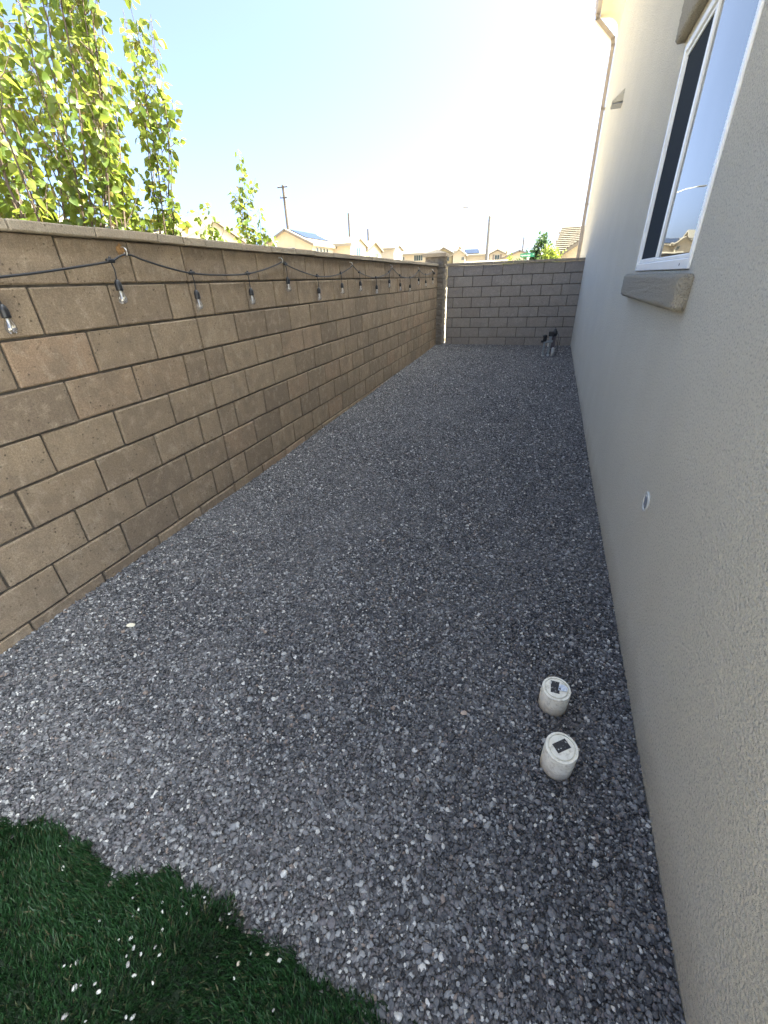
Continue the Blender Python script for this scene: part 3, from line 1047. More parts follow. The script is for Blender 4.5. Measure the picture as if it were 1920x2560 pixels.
HOOKS = [(-.457, 1.646), (1.155, 1.645), (2.738, 1.646), (4.31, 1.646), (5.97, 1.630), (7.13, 1.612)]
HLAB = ['rust stained metal hook holding the string light cord under the wall cap',
        'second metal hook from the rust stained one, holding the string light cord', 'third string light hook along the tan wall from the rust stained hook',
        'fourth string light hook along the tan wall from the rust stained hook', 'string light hook next before the last one by the corner pillar',
        'last string light hook on the tan wall, beside the corner pillar']
for i, (yh, zh) in enumerate(HOOKS):
    hk = empty('wall_hook', (0, yh, zh))
    tag(hk, HLAB[i], 'hook', 'hooks along the block wall')
    mb = MB()
    mb.tube(catmull([(-.02, 0, .022), (.012, 0, .022), (.026, 0, .016), (.036, 0, .002), (.030, 0, -.016), (.020, 0, -.014), (.016, 0, -.004)], 5), .0032, 7)
    mb.build('hook_wire', M['steel'], hk, True)
    if i == 0:
        rs = random.Random(3)
        pts = [(.0035, (.024 + rs.uniform(-.004, .004)) * math.cos(R(a)) - .004, .006 + (.030 + rs.uniform(-.005, .005)) * math.sin(R(a))) for a in range(0, 360, 30)]
        mb = MB(); mb.add(pts + [(-.012, p[1], p[2]) for p in pts], [tuple(range(12))] + [(k, (k + 1) % 12, (k + 1) % 12 + 12, k + 12) for k in range(12)])
        o_ = mb.build('rust_patch', M['rust'], hk); fixnormals(o_.data)
    else:
        mb = MB(); mb.tube([(-.004, 0, .022), (.005, 0, .022)], [.008, .006], 10); mb.build('flange', M['steel'], hk)

# ------------------------------------------------------------------ sewer cleanouts
def cleanout(loc, h, tilt, lab_rot, has_tag, label):
    t = empty('sewer_cleanout', loc)
    t.rotation_euler = tilt
    tag(t, label, 'cleanout pipe', 'white cleanout pipes in the gravel')
    mb = MB(); mb.lathe([(.0500, -.06), (.0512, .02), (.0512, h - .012), (.0500, h - .010)], 40)
    mb.build('pipe', M['pvcwhite'], t, True).data.polygons[0].use_smooth = False
    mb = MB()
    mb.lathe([(.0495, h - .0105), (.0508, h - .009), (.0508, h - .002), (.0495, h), (.0435, h), (.0425, h - .004), (.0405, h - .004)], 40)
    o = mb.build('rim', M['pvcwhite'], t); fixnormals(o.data)
    mb = MB()
    mb.lathe([(.0400, h - .006), (.0400, h - .001), (.0385, h + .002), (.0365, h + .0025)], 40)
    o = mb.build('plug', M['pvcwhite'], t); fixnormals(o.data)
    c, s = math.cos(lab_rot), math.sin(lab_rot)
    zt = h + .0031
    q = [(-.0245, -.0155), (.0245, -.0155), (.0245, .0155), (-.0245, .0155)]
    mb = MB()
    P = [(c * a - s * b + (-.004 if has_tag else .0), s * a + c * b + .004) for a, b in q]
    mb.add([(a, b, zt + .0002) for a, b in P] + [(a, b, zt - .0008) for a, b in P], [(0, 1, 2, 3), (0, 4, 5, 1), (1, 5, 6, 2), (2, 6, 7, 3), (3, 7, 4, 0)])
    mb.build('label', M['label'], t)
    if has_tag:
        tg = [(-.004, -.012), (.024, -.022), (.033, -.008), (.024, .006), (.008, .010)]
        tg = [(a + .006, b + .002) for a, b in tg]
        mb = MB()
        mb.add([(a, b, h + .0046 + .10 * max(0, a - .01)) for a, b in tg] + [(a, b, h + .0038 + .10 * max(0, a - .01)) for a, b in tg],
               [(0, 1, 2, 3, 4), (9, 8, 7, 6, 5)] + [(k, k + 5, (k + 1) % 5 + 5, (k + 1) % 5) for k in range(5)])
        tg_o = mb.build('peeled_tag', M['tag'], t); fixnormals(tg_o.data)
        mb = MB(); mb.add([(.0115 + .0045 * math.cos(R(a)), -.006 + .0045 * math.sin(R(a)), h + .0052) for a in range(0, 360, 30)], [tuple(range(12))])
        mb.build('tag_hole', M['dark'], tg_o)
    return t
cleanout((2.395, -1.312, 0), .112, (.10, -.045, .35), 1.20, True, 'white cleanout pipe with a peeling tag over its black label, in the gravel')
cleanout((2.402, -1.552, 0), .128, (.12, -.050, .35), .30, False, 'white cleanout pipe with one square worn black label and no tag')

# ------------------------------------------------------------------ irrigation valves
VZ = .09
V = empty('irrigation_valve', (2.44, 6.50, VZ))
tag(V, 'cluster of grey and dark irrigation pipes with black valve caps by the back wall', 'irrigation valve')
def pipe(name, mat, x, y, z0, z1, r, n=14, cap=True):
    mb = MB(); mb.tube([(x, y, z0), (x, y, z1)], r, n)
    return mb.build(name, mat, V, False)
pipe('riser', M['pvcgrey'], -.085, 0, -.05, .30, .019)
pipe('riser', M['pvcgrey'], .012, 0, -.05, .33, .019)
pipe('coupling', M['pvcpale'], -.085, 0, -.02, .03, .026)
pipe('coupling', M['pvcpale'], .012, 0, -.02, .045, .027)
mb = MB(); mb.tube([(-.085, 0, .265), (.06, 0, .275)], .022, 12); mb.build('manifold', M['pvcgrey'], V)
mb = MB()
mb.lathe([(.024, .27), (.034, .285), (.036, .32), (.030, .335), (.040, .342), (.040, .372), (.030, .388), (.012, .394)], 16, -.085, 0, 0)
mb.build('valve_cap', M['blackplastic'], V, True)
mb = MB(); mb.cbox(-.150, -.105, -.022, .022, .255, .295, .006); mb.build('valve_handle', M['blackplastic'], V)
mb = MB(); mb.cbox(-.030, .058, -.035, .030, .365, .452, .008); mb.build('valve_box', M['blackplastic'], V)
mb = MB(); mb.tube([(.014, 0, .33), (.014, 0, .37)], .028, 12); mb.build('valve_body', M['pvcgrey'], V)
mb = MB(); mb.tube([(-.012, -.02, .24), (-.012, -.02, .18)], [.016, .013], 10); mb.build('drain_cap', M['pvcpale'], V)
mb = MB(); mb.cbox(.045, .108, .02, .085, -.05, .40, .012); mb.build('dark_pipe', M['purple'], V)
mb = MB()
mb.lathe([(.030, .36), (.044, .375), (.048, .42), (.040, .45), (.026, .462), (.022, .482), (.010, .492)], 16, .080, .05, 0)
mb.build('valve_cap', M['blackplastic'], V, True)
mb = MB(); mb.lathe([(.029, -.05), (.029, .135), (.025, .155), (.014, .166), (.004, .169)], 16, .086, .02, 0); mb.build('conduit_stub', M['pvcpale'], V, True)
mb = MB()
mb.tube(catmull([(.12, .05, .42), (.155, .05, .36), (.15, .03, .22), (.165, .01, .10), (.13, .0, .0)], 6), .004, 6)
mb.tube(catmull([(.115, .05, .30), (.16, .06, .20), (.14, .02, .09), (.17, .02, .02)], 6), .003, 6)
mb.build('wire', M['black'], V, True)

# ------------------------------------------------------------------ leaves and trees
def leaf_arrays(P, D, Nn, size, curl=.25):
    """P base points, D tip directions, Nn approx normals; returns verts, tris (8 verts, 8 tris each)"""
    n = len(P)
    D = D / np.linalg.norm(D, axis=1, keepdims=True)
    Sd = np.cross(D, Nn); Sd /= np.linalg.norm(Sd, axis=1, keepdims=True) + 1e-9
    Nn = np.cross(Sd, D)
    s = size[:, None]
    cl = (rng.uniform(-.1, 1, n) * curl)[:, None]
    def pt(l, w, lift):
        return P + s * (D * l + Sd * w + Nn * (lift - cl * l * l))
    V = np.stack([P, pt(.30, -.36, .10), pt(.30, 0, 0), pt(.30, .36, .10), pt(.66, -.27, .07), pt(.66, 0, -.01), pt(.66, .27, .07), pt(1.0, 0, 0)], 1)
    T0 = np.array([[0, 2, 1], [0, 3, 2], [1, 2, 5], [1, 5, 4], [2, 3, 6], [2, 6, 5], [4, 5, 7], [5, 6, 7]])
    T = ((np.arange(n) * 8)[:, None, None] + T0[None]).reshape(-1, 3)
    return V.reshape(-1, 3), T

def shoot_tree(name, label, base, trunk_h, shoots, leaf_size, leaf_step, mat, group=None, zmin=0.0, trunk_r=.035):
    t = empty(name, base)
    tag(t, label, 'tree', group)
    mb = MB()
    top = Vector((0, 0, trunk_h))
    mb.tube([(0, 0, -.1), (.01, .01, trunk_h * .5), tuple(top)], [trunk_r * 1.25, trunk_r * 1.05, trunk_r * .9], 8)
    LP, LD, LN, LS = [], [], [], []
    for (ang, rad, hz, z0) in shoots:
        st = Vector((0, 0, z0))
        end = Vector((rad * math.cos(ang), rad * math.sin(ang), hz))
        bow = Vector((math.cos(ang), math.sin(ang), 0)) * rad * .22
        pts = []
        for k in range(10):
            u = k / 9
            p = st.lerp(end, u) + bow * math.sin(math.pi * u) + Vector((random.gauss(0, .012), random.gauss(0, .012), 0)) * (1 if 0 < k < 9 else 0)
            pts.append(p)
        ln = (end - st).length
        r0_ = .0035 + .0024 * ln
        mb.tube(pts, [r0_ * (1 - .82 * k / 9) for k in range(10)], 5, False)
        sm = catmull(pts, 5)
        twigs = [(sm, 1.0)]
        ntw = int(ln * 5)
        for q in range(ntw):
            u = random.uniform(.15, .9)
            i0 = int(u * (len(sm) - 1))
            b0 = sm[i0]
            a2 = random.uniform(0, 6.283)
            L_ = random.uniform(.12, .42) * (1.1 - .5 * u)
            e2 = b0 + Vector((math.cos(a2) * L_ * .55, math.sin(a2) * L_ * .55, L_ * random.uniform(.55, 1.0)))
            m2 = b0.lerp(e2, .5) + Vector((math.cos(a2), math.sin(a2), 0)) * .02
            tw = [b0, m2, e2]
            mb.tube(tw, [.0035, .0026, .0014], 4, False)
            twigs.append((catmull(tw, 4), .8))
        for path, dens in twigs:
            acc = 0
            for a_, b_ in zip(path[:-1], path[1:]):
                seg = (b_ - a_).length
                acc += seg
                while acc > leaf_step / dens:
                    acc -= leaf_step / dens * random.uniform(.5, 1.5)
                    p = a_.lerp(b_, random.random())
                    if p.z + base[2] < zmin:
                        continue
                    for _ in range(random.choice((1, 2, 2, 3))):
                        a3 = random.uniform(0, 6.283)
                        pet = random.uniform(.012, .035)
                        out = Vector((math.cos(a3), math.sin(a3), random.uniform(-.3, .5)))
                        q = p + out * pet
                        mb.tube([p, q], [.0012, .0009], 3, False)
                        dd_ = Vector((math.cos(a3) * random.uniform(.2, .9), math.sin(a3) * random.uniform(.2, .9), random.uniform(-1.1, .25)))
                        nn_ = Vector((random.gauss(0, .6), random.gauss(0, .6), random.uniform(.2, 1.0)))
                        LP.append(q); LD.append(dd_); LN.append(nn_); LS.append(leaf_size * random.uniform(.6, 1.2))
    mb.build('trunk', M['bark'], t, True)
    Vv, Tt = leaf_arrays(np.array(LP), np.array(LD), np.array(LN), np.array(LS))
    tri_mesh('crown', Vv, Tt, mat, False, t)
    return t, len(LP)

def fan(n, rad, h0, h1, z0a, z0b, seed, squash=1.0, cx=0.0):
    rs = random.Random(seed)
    out = []
    for k in range(n):
        a = 2 * math.pi * (k + rs.uniform(-.4, .4)) * .618 * 1.0
        rr_ = rad * math.sqrt((k + .5) / n)
        out.append((a, rr_, rs.uniform(h0, h1) * (1 - .22 * (rr_ / rad) ** 2), rs.uniform(z0a, z0b)))
    return out
GRP = 'young trees over the tan block wall'
counts = []
counts.append(shoot_tree('pear_tree', 'tall leafy green tree with many upright shoots behind the tan block wall', (-1.30, .10, -.1), 1.1, fan(32, .95, 3.6, 4.9, .5, 1.1, 1), .064, .040, M['leaf'], zmin=1.45, trunk_r=.045)[1])
counts.append(shoot_tree('pear_tree', 'narrower leafy green tree rising beside the tallest one behind the wall', (-1.28, .88, -.1), 1.0, fan(19, .60, 3.1, 4.3, .5, 1.0, 2), .064, .040, M['leaf'], zmin=1.45)[1])
counts.append(shoot_tree('pear_tree', 'short leafy sapling tip just topping the wall cap', (-1.22, 1.86, -.1), 1.2, [(1.2, .06, 2.32, .8), (3.6, .16, 2.00, .9), (5.2, .12, 2.05, .9), (.2, .22, 1.95, .9), (2.2, .14, 2.10, .9)], .066, .030, M['leaf'], zmin=1.5, trunk_r=.018)[1])
counts.append(shoot_tree('pear_tree', 'thin single-stemmed sapling standing up alone against the pale sky above the wall', (-1.20, 2.46, -.1), 1.2, [(1.4, .16, 2.86, .8), (4.4, .10, 2.15, .9), (1.0, .36, 2.10, .9), (.6, .22, 2.35, 1.1), (1.6, .10, 2.6, .9), (2.0, .20, 2.40, .9)], .064, .028, M['leaf'], zmin=1.5, trunk_r=.016)[1])

def blob_tree(name, label, base, h, rad, n, size, mat, zlow=.15, taper=1.0, group=None, cat='tree'):
    t = empty(name, base)
    tag(t, label, cat, group)
    mb = MB()
    mb.tube([(0, 0, -.2), (0.02, 0, h * .5), (0, 0, h * .9)], [rad * .10, rad * .07, rad * .02], 7)
    for k in range(8):
        a = k * 2.4
        mb.tube([(0, 0, h * (.2 + .06 * k)), (rad * .5 * math.cos(a), rad * .5 * math.sin(a), h * (.35 + .06 * k))], [rad * .04, rad * .012], 5)
    mb.build('trunk', M['bark'], t)
    cl = []
    for k in range(46):
        u = rng.uniform(zlow, .97)
        rr_ = rad * (math.sin(math.pi * min(1, (u - zlow * .6) ** .7)) ** .6 if taper == 1.0 else (1 - (u - zlow) / (1 - zlow)) ** taper + .06)
        a = rng.uniform(0, 6.283)
        q = rr_ * math.sqrt(rng.uniform(.2, 1))
        cl.append((q * math.cos(a), q * math.sin(a), u * h))
    cl = np.array(cl)
    c = cl[rng.integers(0, len(cl), n)]
    P = c + rng.normal(0, 1, (n, 3)) * np.array([rad * .16, rad * .16, h * .06])
    P[:, 2] = np.maximum(P[:, 2], .05)
    D = rng.normal(0, 1, (n, 3)); Nn = rng.normal(0, 1, (n, 3))
    Vv, Tt = leaf_arrays(P, D, Nn, size * rng.uniform(.6, 1.3, n))
    tri_mesh('crown', Vv, Tt, mat, False, t)
    return t
blob_tree('evergreen_tree', 'dense dark green tree standing behind the green street name sign', (1.75, 50, 0), 4.75, 1.05, 2600, .26, M['leafd'], .12)
blob_tree('evergreen_tree', 'smaller dark pointed tree beside the dense tree and the street name sign', (.35, 52, 0), 3.7, .55, 700, .20, M['leafd'], .15, .8)
blob_tree('leafy_tree', 'bright yellow-green bushy tree between the dark tree and the tiled roof', (2.6, 37, 0), 3.25, .95, 1500, .20, M['leafy'], .15)
blob_tree('shrub', 'small yellow-green shrub showing over the back wall beside the gable house', (-.15, 31, 0), 2.55, .45, 420, .13, M['leafy'], .3, group=None, cat='shrub')
blob_tree('shrub', 'small dull green shrub under the green street name sign', (.72, 31, 0), 2.42, .45, 420, .13, M['leafd'], .3, cat='shrub')

# ------------------------------------------------------------------ houses beyond the walls
def slab(mb, a, b, c, d, t):
    """thick sheet over quad a b c d (downwards by t)"""
    q = [Vector(p) for p in (a, b, c, d)]
    nrm = (q[1] - q[0]).cross(q[3] - q[0]).normalized()
    if nrm.z < 0:
        nrm = -nrm
    lo = [p - nrm * t for p in q]
    mb.add(q + lo, [(0, 1, 2, 3), (7, 6, 5, 4), (0, 4, 5, 1), (1, 5, 6, 2), (2, 6, 7, 3), (3, 7, 4, 0)])

def gable_part(par, org, x0, x1, y0, y1, ze, zp, ridge, wmat, rmat, fmat=None, ov=.35, zb=-.15, peak=None):
    """box with gable roof; ridge 'X' or 'Y'"""
    mb = MB()
    if ridge == 'X':
        ym_ = (y0 + y1) / 2 if peak is None else peak
        prof = [(y0, zb), (y1, zb), (y1, ze), (ym_, zp), (y0, ze)]
        mb.prism(prof, 'X', x0, x1)
    else:
        xm_ = (x0 + x1) / 2 if peak is None else peak
        prof = [(x0, zb), (x1, zb), (x1, ze), (xm_, zp), (x0, ze)]
        mb.prism(prof, 'Y', y0, y1)
    w = mb.build('wall', wmat, par, org=org); fixnormals(w.data)
    up_ = .16
    mb = MB()
    fb_ = MB()
    if ridge == 'X':
        sl0 = (zp - ze) / (ym_ - y0); sl1 = (zp - ze) / (y1 - ym_)
        for (ye, s_) in ((y0 - ov, sl0), (y1 + ov, sl1)):
            zo = ze - ov * s_ + up_
            slab(mb, (x0 - ov, ym_, zp + up_), (x1 + ov, ym_, zp + up_), (x1 + ov, ye, zo), (x0 - ov, ye, zo), .12)
            for xe in (x0 - ov - .03, x1 + ov - .02):
                slab(fb_, (xe, ym_, zp + up_ - .06), (xe + .05, ym_, zp + up_ - .06), (xe + .05, ye, zo - .06), (xe, ye, zo - .06), .22)
            sg = -1 if ye < ym_ else 1
            fb_.box(x0 - ov, x1 + ov, min(ye - .02 * sg, ye + .05 * sg), max(ye - .02 * sg, ye + .05 * sg), zo - .30, zo - .05)
    else:
        sl0 = (zp - ze) / (xm_ - x0); sl1 = (zp - ze) / (x1 - xm_)
        for (xe, s_) in ((x0 - ov, sl0), (x1 + ov, sl1)):
            zo = ze - ov * s_ + up_
            slab(mb, (xm_, y0 - ov, zp + up_), (xm_, y1 + ov, zp + up_), (xe, y1 + ov, zo), (xe, y0 - ov, zo), .12)
            for ye in (y0 - ov - .03, y1 + ov - .02):
                slab(fb_, (xm_, ye, zp + up_ - .06), (xm_, ye + .05, zp + up_ - .06), (xe, ye + .05, zo - .06), (xe, ye, zo - .06), .22)
            sg = -1 if xe < xm_ else 1
            fb_.box(min(xe - .02 * sg, xe + .05 * sg), max(xe - .02 * sg, xe + .05 * sg), y0 - ov, y1 + ov, zo - .30, zo - .05)
    r = mb.build('roof', rmat, par, org=org); fixnormals(r.data)
    fo = fb_.build('fascia', fmat or M['fascia'], r, org=org); fixnormals(fo.data)
    return w, r

def bgwin(par, org, face, a0, a1, z0, z1, at, shutters=False, bars=1, frame=None):
    """face 'X' (normal +X, a=y) or 'Y' (normal -Y, a=x)"""
    fr = .07
    def bx(mb, p0, p1, q0, q1, d0, d1):
        if face == 'X':
            mb.box(at + d0, at + d1, p0, p1, q0, q1)
        else:
            mb.box(p0, p1, at - d1, at - d0, q0, q1)
    mb = MB()
    bx(mb, a0, a1, z0, z0 + fr, -.02, .06); bx(mb, a0, a1, z1 - fr, z1, -.02, .06)
    bx(mb, a0, a0 + fr, z0 + fr, z1 - fr, -.02, .06); bx(mb, a1 - fr, a1, z0 + fr, z1 - fr, -.02, .06)
    for k in range(bars):
        m_ = a0 + (a1 - a0) * (k + 1) / (bars + 1)
        bx(mb, m_ - .03, m_ + .03, z0 + fr, z1 - fr, -.02, .055)
    w = mb.build('window', frame or M['wwhite'], par, org=org)
    mb = MB(); bx(mb, a0 + fr, a1 - fr, z0 + fr, z1 - fr, -.01, .02)
    mb.build('pane', M['bgpane'], w, org=org)
    if shutters:
        sw = (a1 - a0) * .32
        for (p0, p1) in ((a0 - sw - .05, a0 - .05), (a1 + .05, a1 + sw + .05)):
            mb = MB(); bx(mb, p0, p1, z0 - .05, z1 + .05, -.02, .05)
            mb.build('shutter', M['shutter'], par, org=org)
    return w

def solar(par, org, corners):
    mb = MB(); slab(mb, *corners, .06)
    o = mb.build('solar_panel', M['solar'], par, org=org); fixnormals(o.data)
    return o

def bghouse(name, label, org, group=None):
    h = empty(name, org)
    tag(h, label, 'house', group)
    return h

# A: gable turned to the street, behind the saplings
o_ = (-21, 22, 0); h = bghouse('neighbour_house', 'neighbour house with a tiled gable and solar panel behind the saplings', o_)
gable_part(h, o_, -27, -17, 19.6, 26.0, 3.92, 5.0, 'X', M['wwhite'], M['tile'], M['fascia'])
bgwin(h, o_, 'X', 23.4, 24.3, 3.0, 3.75, -17)
solar(h, o_, [(-24, 20.1, 4.36), (-18.6, 20.1, 4.36), (-18.6, 22.3, 5.12), (-24, 22.3, 5.12)])
o_ = (-20, 11, 0); h = bghouse('neighbour_house', 'neighbour house roof glimpsed low through the tall leafy tree', o_)
gable_part(h, o_, -27, -16.5, 7, 15.0, 3.3, 4.35, 'X', M['wcream'], M['tile'], M['fasciaw'])
# B: big tan gable with solar roof and street-side wing
o_ = (-30, 58, 0); h = bghouse('neighbour_house', 'large tan house with a wide front gable, solar roof and a lower wing', o_)
gable_part(h, o_, -33.6, -26.5, 55, 70, 5.95, 7.55, 'Y', M['wtan'], M['tile'], M['fascia'])
bgwin(h, o_, 'Y', -30.1, -28.9, 4.6, 5.66, 55, frame=M['wwhite'])
for k in range(4):
    bgwin(h, o_, 'X', 56.2 + k * 1.0, 56.85 + k * 1.0, 4.6, 5.6, -26.5, bars=0)
solar(h, o_, [(-29.75, 55.6, 7.68), (-29.75, 63.0, 7.68), (-27.6, 63.0, 6.72), (-27.6, 55.6, 6.72)])
gable_part(h, o_, -30, -24, 62, 68.3, 6.15, 7.05, 'X', M['wwhite'], M['tile'], M['fasciaw'])
mb = MB(); mb.box(-29.9, -24.01, 61.97, 62.05, -.1, 6.1); mb.build('shade_side', M['wtan'], h, org=o_)  # tan sheet paints the shade of this side; sunlit gable left white
bgwin(h, o_, 'X', 64.0, 66.0, 4.7, 5.9, -24, True)
# C
o_ = (-28, 75, 0); h = bghouse('neighbour_house', 'narrow cream house with a steep lit gable next to the tan house', o_)
gable_part(h, o_, -31, -25, 71.2, 78.6, 6.0, 7.15, 'X', M['wcream'], M['tile'], M['fascia'])
bgwin(h, o_, 'X', 72.0, 72.9, 4.6, 5.7, -25); bgwin(h, o_, 'X', 75.2, 76.8, 4.4, 5.6, -25)
# D
o_ = (-28, 89, 0); h = bghouse('neighbour_house', 'white house with its shaded side painted grey-brown further down the row', o_)
gable_part(h, o_, -31, -25, 86.3, 91.8, 6.75, 7.4, 'X', M['wwhite'], M['tile'], M['fasciaw'])
mb = MB(); mb.box(-30.9, -25.01, 86.26, 86.34, -.1, 6.65); mb.build('shade_side', M['wgrey'], h, org=o_)  # grey-brown sheet puts this side's shade into colour, against the sunlit white
bgwin(h, o_, 'X', 87.8, 88.6, 5.0, 6.1, -25, bars=0); bgwin(h, o_, 'X', 89.2, 90.0, 5.0, 6.1, -25, bars=0)
# E : end of the street
o_ = (-22, 103, 0); h = bghouse('neighbour_house', 'wide tan house with a low grey roof at the end of the row', o_)
gable_part(h, o_, -27.6, -15.9, 100, 109, 6.35, 7.75, 'X', M['wtan'], M['tileg'], M['fasciaw'])
bgwin(h, o_, 'Y', -24.7, -22.7, 4.95, 6.1, 100, bars=3, frame=M['wwhite']); bgwin(h, o_, 'Y', -27.4, -26.8, 5.2, 5.9, 100)
gable_part(h, o_, -19.4, -15.9, 97.5, 100.5, 6.05, 6.95, 'Y', M['wcream'], M['tileg'], M['fascia'])
bgwin(h, o_, 'Y', -17.4, -16.5, 4.6, 5.7, 97.5, frame=M['shutter'])
# F
o_ = (-10, 98, 0); h = bghouse('neighbour_house', 'grey-tan house with solar panels and red-brown shutters beyond the back wall', o_)
gable_part(h, o_, -15.3, -12.9, 95, 103, 5.6, 6.35, 'Y', M['wgrey'], M['tile'], M['fasciaw'])
gable_part(h, o_, -13.5, -5.6, 96.5, 104, 5.4, 6.45, 'X', M['wgrey'], M['tile'], M['fasciaw'])
solar(h, o_, [(-13.0, 96.6, 5.72), (-10.2, 96.6, 5.72), (-10.9, 99.5, 6.56), (-13.7, 99.5, 6.56)])
gable_part(h, o_, -8.0, -5.2, 95, 97.5, 5.35, 5.95, 'Y', M['wgrey'], M['tile'], M['fascia'])
bgwin(h, o_, 'Y', -13.6, -13.0, 4.5, 5.15, 95); bgwin(h, o_, 'Y', -9.0, -8.5, 4.5, 5.15, 96.5)
bgwin(h, o_, 'Y', -7.1, -6.1, 4.3, 5.2, 95, True)
# low porch roof
o_ = (-2.8, 42, 0); h = bghouse('porch_roof', 'low tan tiled roof just showing over the back wall by the lamp post', o_)
h['category'] = 'porch_roof'
gable_part(h, o_, -4.4, -1.2, 40, 45, 2.25, 2.62, 'X', M['wgrey'], M['tile'], M['fasciaw'])
# G
o_ = (-1.5, 78, 0); h = bghouse('neighbour_house', 'plain olive-tan gable house behind the street name sign', o_)
gable_part(h, o_, -5.2, 2.2, 75, 84, 3.45, 4.75, 'Y', M['wtan'], M['tileg'], M['fascia'])
# H : tiled roof beside our house
o_ = (6, 44, 0); h = bghouse('neighbour_house', 'house with a large straw-coloured tiled roof next to the downspout', o_)
mb = MB(); mb.box(3.3, 11, 41.2, 50, -.15, 2.75); mb.build('wall', M['wtan'], h, org=o_)
mb = MB()
A_, B_, C_, D_ = (2.72, 40.6, 2.80), (11.6, 40.6, 2.80), (10.4, 45.6, 5.20), (3.35, 45.6, 5.20)
slab(mb, A_, B_, C_, D_, .12); slab(mb, (2.72, 50.6, 2.8), A_, D_, (3.35, 45.7, 5.2), .12); slab(mb, (11.6, 50.6, 2.8), (2.72, 50.6, 2.8), D_, C_, .12)
r_ = mb.build('roof', M['tile'], h, org=o_); fixnormals(r_.data)
rows = 15
for k in range(rows):
    u = k / rows
    p0 = Vector(A_).lerp(Vector(D_), u); p1 = Vector(B_).lerp(Vector(C_), u)
    mb = MB(); mb.tube([p0 + Vector((0, -.02, .04)), p1 + Vector((0, -.02, .04))], .045, 5)
    mb.build('tile_course', M['tile'], r_, org=o_)
for u in (.15, .45, .75):
    p = Vector(A_).lerp(Vector(D_), u); mb = MB(); mb.tube([p + Vector((-.02, -.02, .0)), p + Vector((-.04, -.02, .18))], .06, 6); mb.build('vent_pipe', M['fascia'], r_, org=o_)
gable_part(h, o_, 3.0, 7.4, 38, 41.2, 2.62, 3.95, 'Y', M['wtan'], M['tile'], M['fascia'])

# ------------------------------------------------------------------ poles, lamp, sign
def util_pole(x, y, z, r, arms, label):
    p = empty('utility_pole', (x, y, 0)); tag(p, label, 'utility pole', 'utility poles beyond the houses')
    mb = MB(); mb.tube([(0, 0, -.2), (0, 0, z)], [r * 1.25, r], 10); mb.build('pole', M['wood'], p)
    for (za, ln, dz) in arms:
        mb = MB(); mb.box(-ln, ln, -.22, -.10, za - .06, za + .06)
        mb.build('crossarm', M['wood'], p)
        for k in (-.85, .85):
            mb = MB(); mb.tube([(ln * k, -.16, za + .05), (ln * k, -.16, za + .22)], .05, 6); mb.build('insulator', M['lampmetal'], p)
util_pole(-32.7, 60.5, 13.2, .17, [(12.95, .78, 0), (11.8, .55, 0)], 'tall dark utility pole with two crossarms above the large tan gable')
util_pole(-33.3, 85, 12.6, .17, [], 'plain thin utility pole above the wing of the tan house')
util_pole(-33.4, 95.5, 10.95, .18, [], 'short utility pole tip above the narrow cream house')
util_pole(-3.4, 130, 10.1, .15, [], 'distant thin utility pole behind the street name sign')
p = empty('street_lamp', (-3.06, 45, 0)); tag(p, 'grey street lamp post with a long thin arm beyond the back wall', 'street lamp')
mb = MB(); mb.tube([(0, 0, -.2), (0, 0, 3), (.0, 0, 6.25)], [.20, .17, .14], 12); mb.build('post', M['lampmetal'], p)
mb = MB(); mb.lathe([(.12, 6.2), (.14, 6.3), (.08, 6.45), (.01, 6.55)], 12); mb.build('finial', M['lampmetal'], p)
mb = MB(); mb.tube(catmull([(0, 0, 6.3), (-.5, 0, 6.75), (-1.2, 0, 7.05), (-2.05, 0, 7.18)], 6), .028, 8); mb.build('arm', M['signwhite'], p, True)  # near-white colour stands for the sky glare washing out the arm
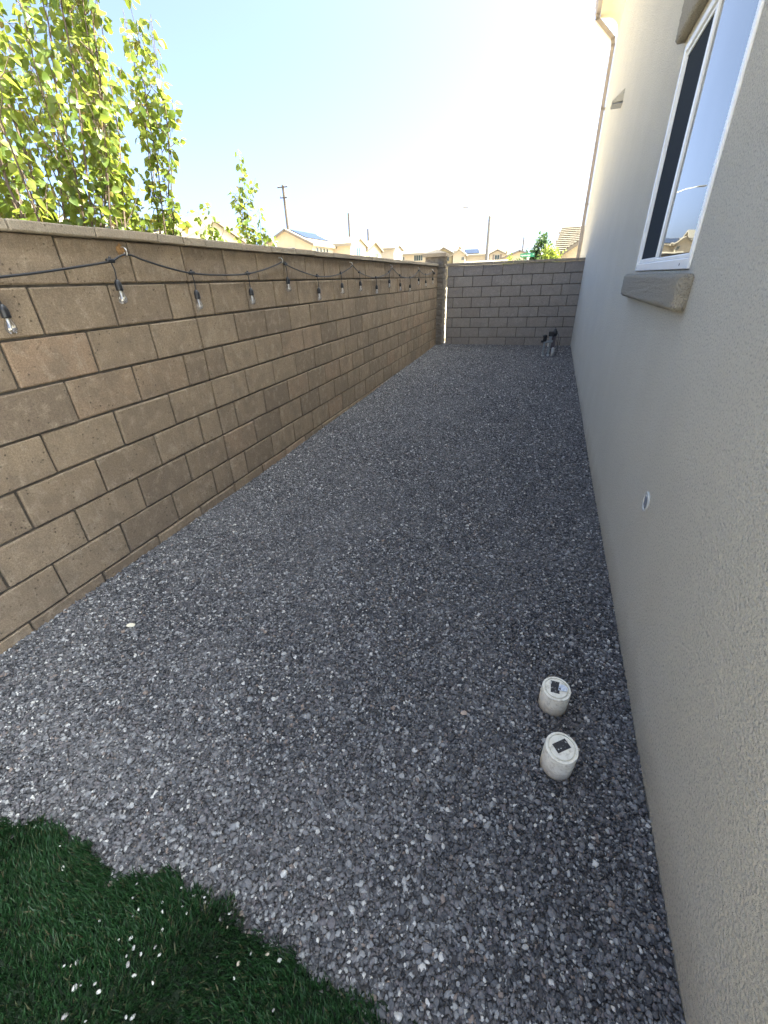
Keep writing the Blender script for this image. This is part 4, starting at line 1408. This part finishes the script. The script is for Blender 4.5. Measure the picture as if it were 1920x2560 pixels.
mb = MB(); mb.cbox(-2.55, -1.98, -.11, .11, 7.13, 7.22, .03); mb.build('lamp_head', M['lampmetal'], p)
sg = empty('street_sign', (1.165, 28, 0)); tag(sg, 'green street name sign on two thin white posts beyond the back wall', 'sign')
mb = MB()
mb.tube([(.02, .0, -.1), (.02, .0, 2.47)], .018, 8); mb.build('post', M['signwhite'], sg)
mb = MB(); mb.tube([(.10, .0, -.1), (.10, .0, 2.47)], .018, 8); mb.build('post', M['signwhite'], sg)
mb = MB(); mb.cbox(-.40, .41, -.026, -.020, 2.435, 2.63, .002); pl = mb.build('sign_plate', M['green'], sg)
def text_mesh(txt, size, name, mat, parent, loc):
    cu = bpy.data.curves.new(name, 'FONT')
    cu.body = txt
    cu.size = size
    cu.extrude = .001
    cu.align_x = 'LEFT'
    to = bpy.data.objects.new(name, cu)
    COL.objects.link(to)
    dg = bpy.context.evaluated_depsgraph_get()
    me = bpy.data.meshes.new_from_object(to.evaluated_get(dg))
    bpy.data.objects.remove(to)
    me.materials.clear(); me.materials.append(mat)
    o = bpy.data.objects.new(name, me)
    COL.objects.link(o)
    o.parent = parent
    o.location = loc
    o.rotation_euler = (R(90), 0, 0)
    return o
tx = text_mesh('Hawkscrest', .125, 'lettering', M['signwhite'], pl, (-.37, -.0285, 2.492))
tx.scale = (.93, 1, 1)
text_mesh('Dr', .07, 'lettering', M['signwhite'], pl, (.31, -.0285, 2.545))

# far hill
mb = MB()
nxh = 40
pts = []
for j in range(6):
    for i in range(nxh):
        xh = -120 + i * 260 / (nxh - 1)
        yh = 380 + j * 40
        zh = -.5 + 23.5 * math.exp(-((xh - 18) / 48) ** 2) * math.sin(math.pi * min(1, j / 3.0) / 2) + 1.2 * math.sin(xh * .13 + j)
        if j == 0:
            zh = -.5
        pts.append((xh, yh, zh))
mb.add(pts, [(j * nxh + i, j * nxh + i + 1, (j + 1) * nxh + i + 1, (j + 1) * nxh + i) for j in range(5) for i in range(nxh - 1)])
hl = mb.build('hill', M['hill'], None, True)
hl['kind'] = 'structure'
print('leaves', counts, 'pebbles', nn)
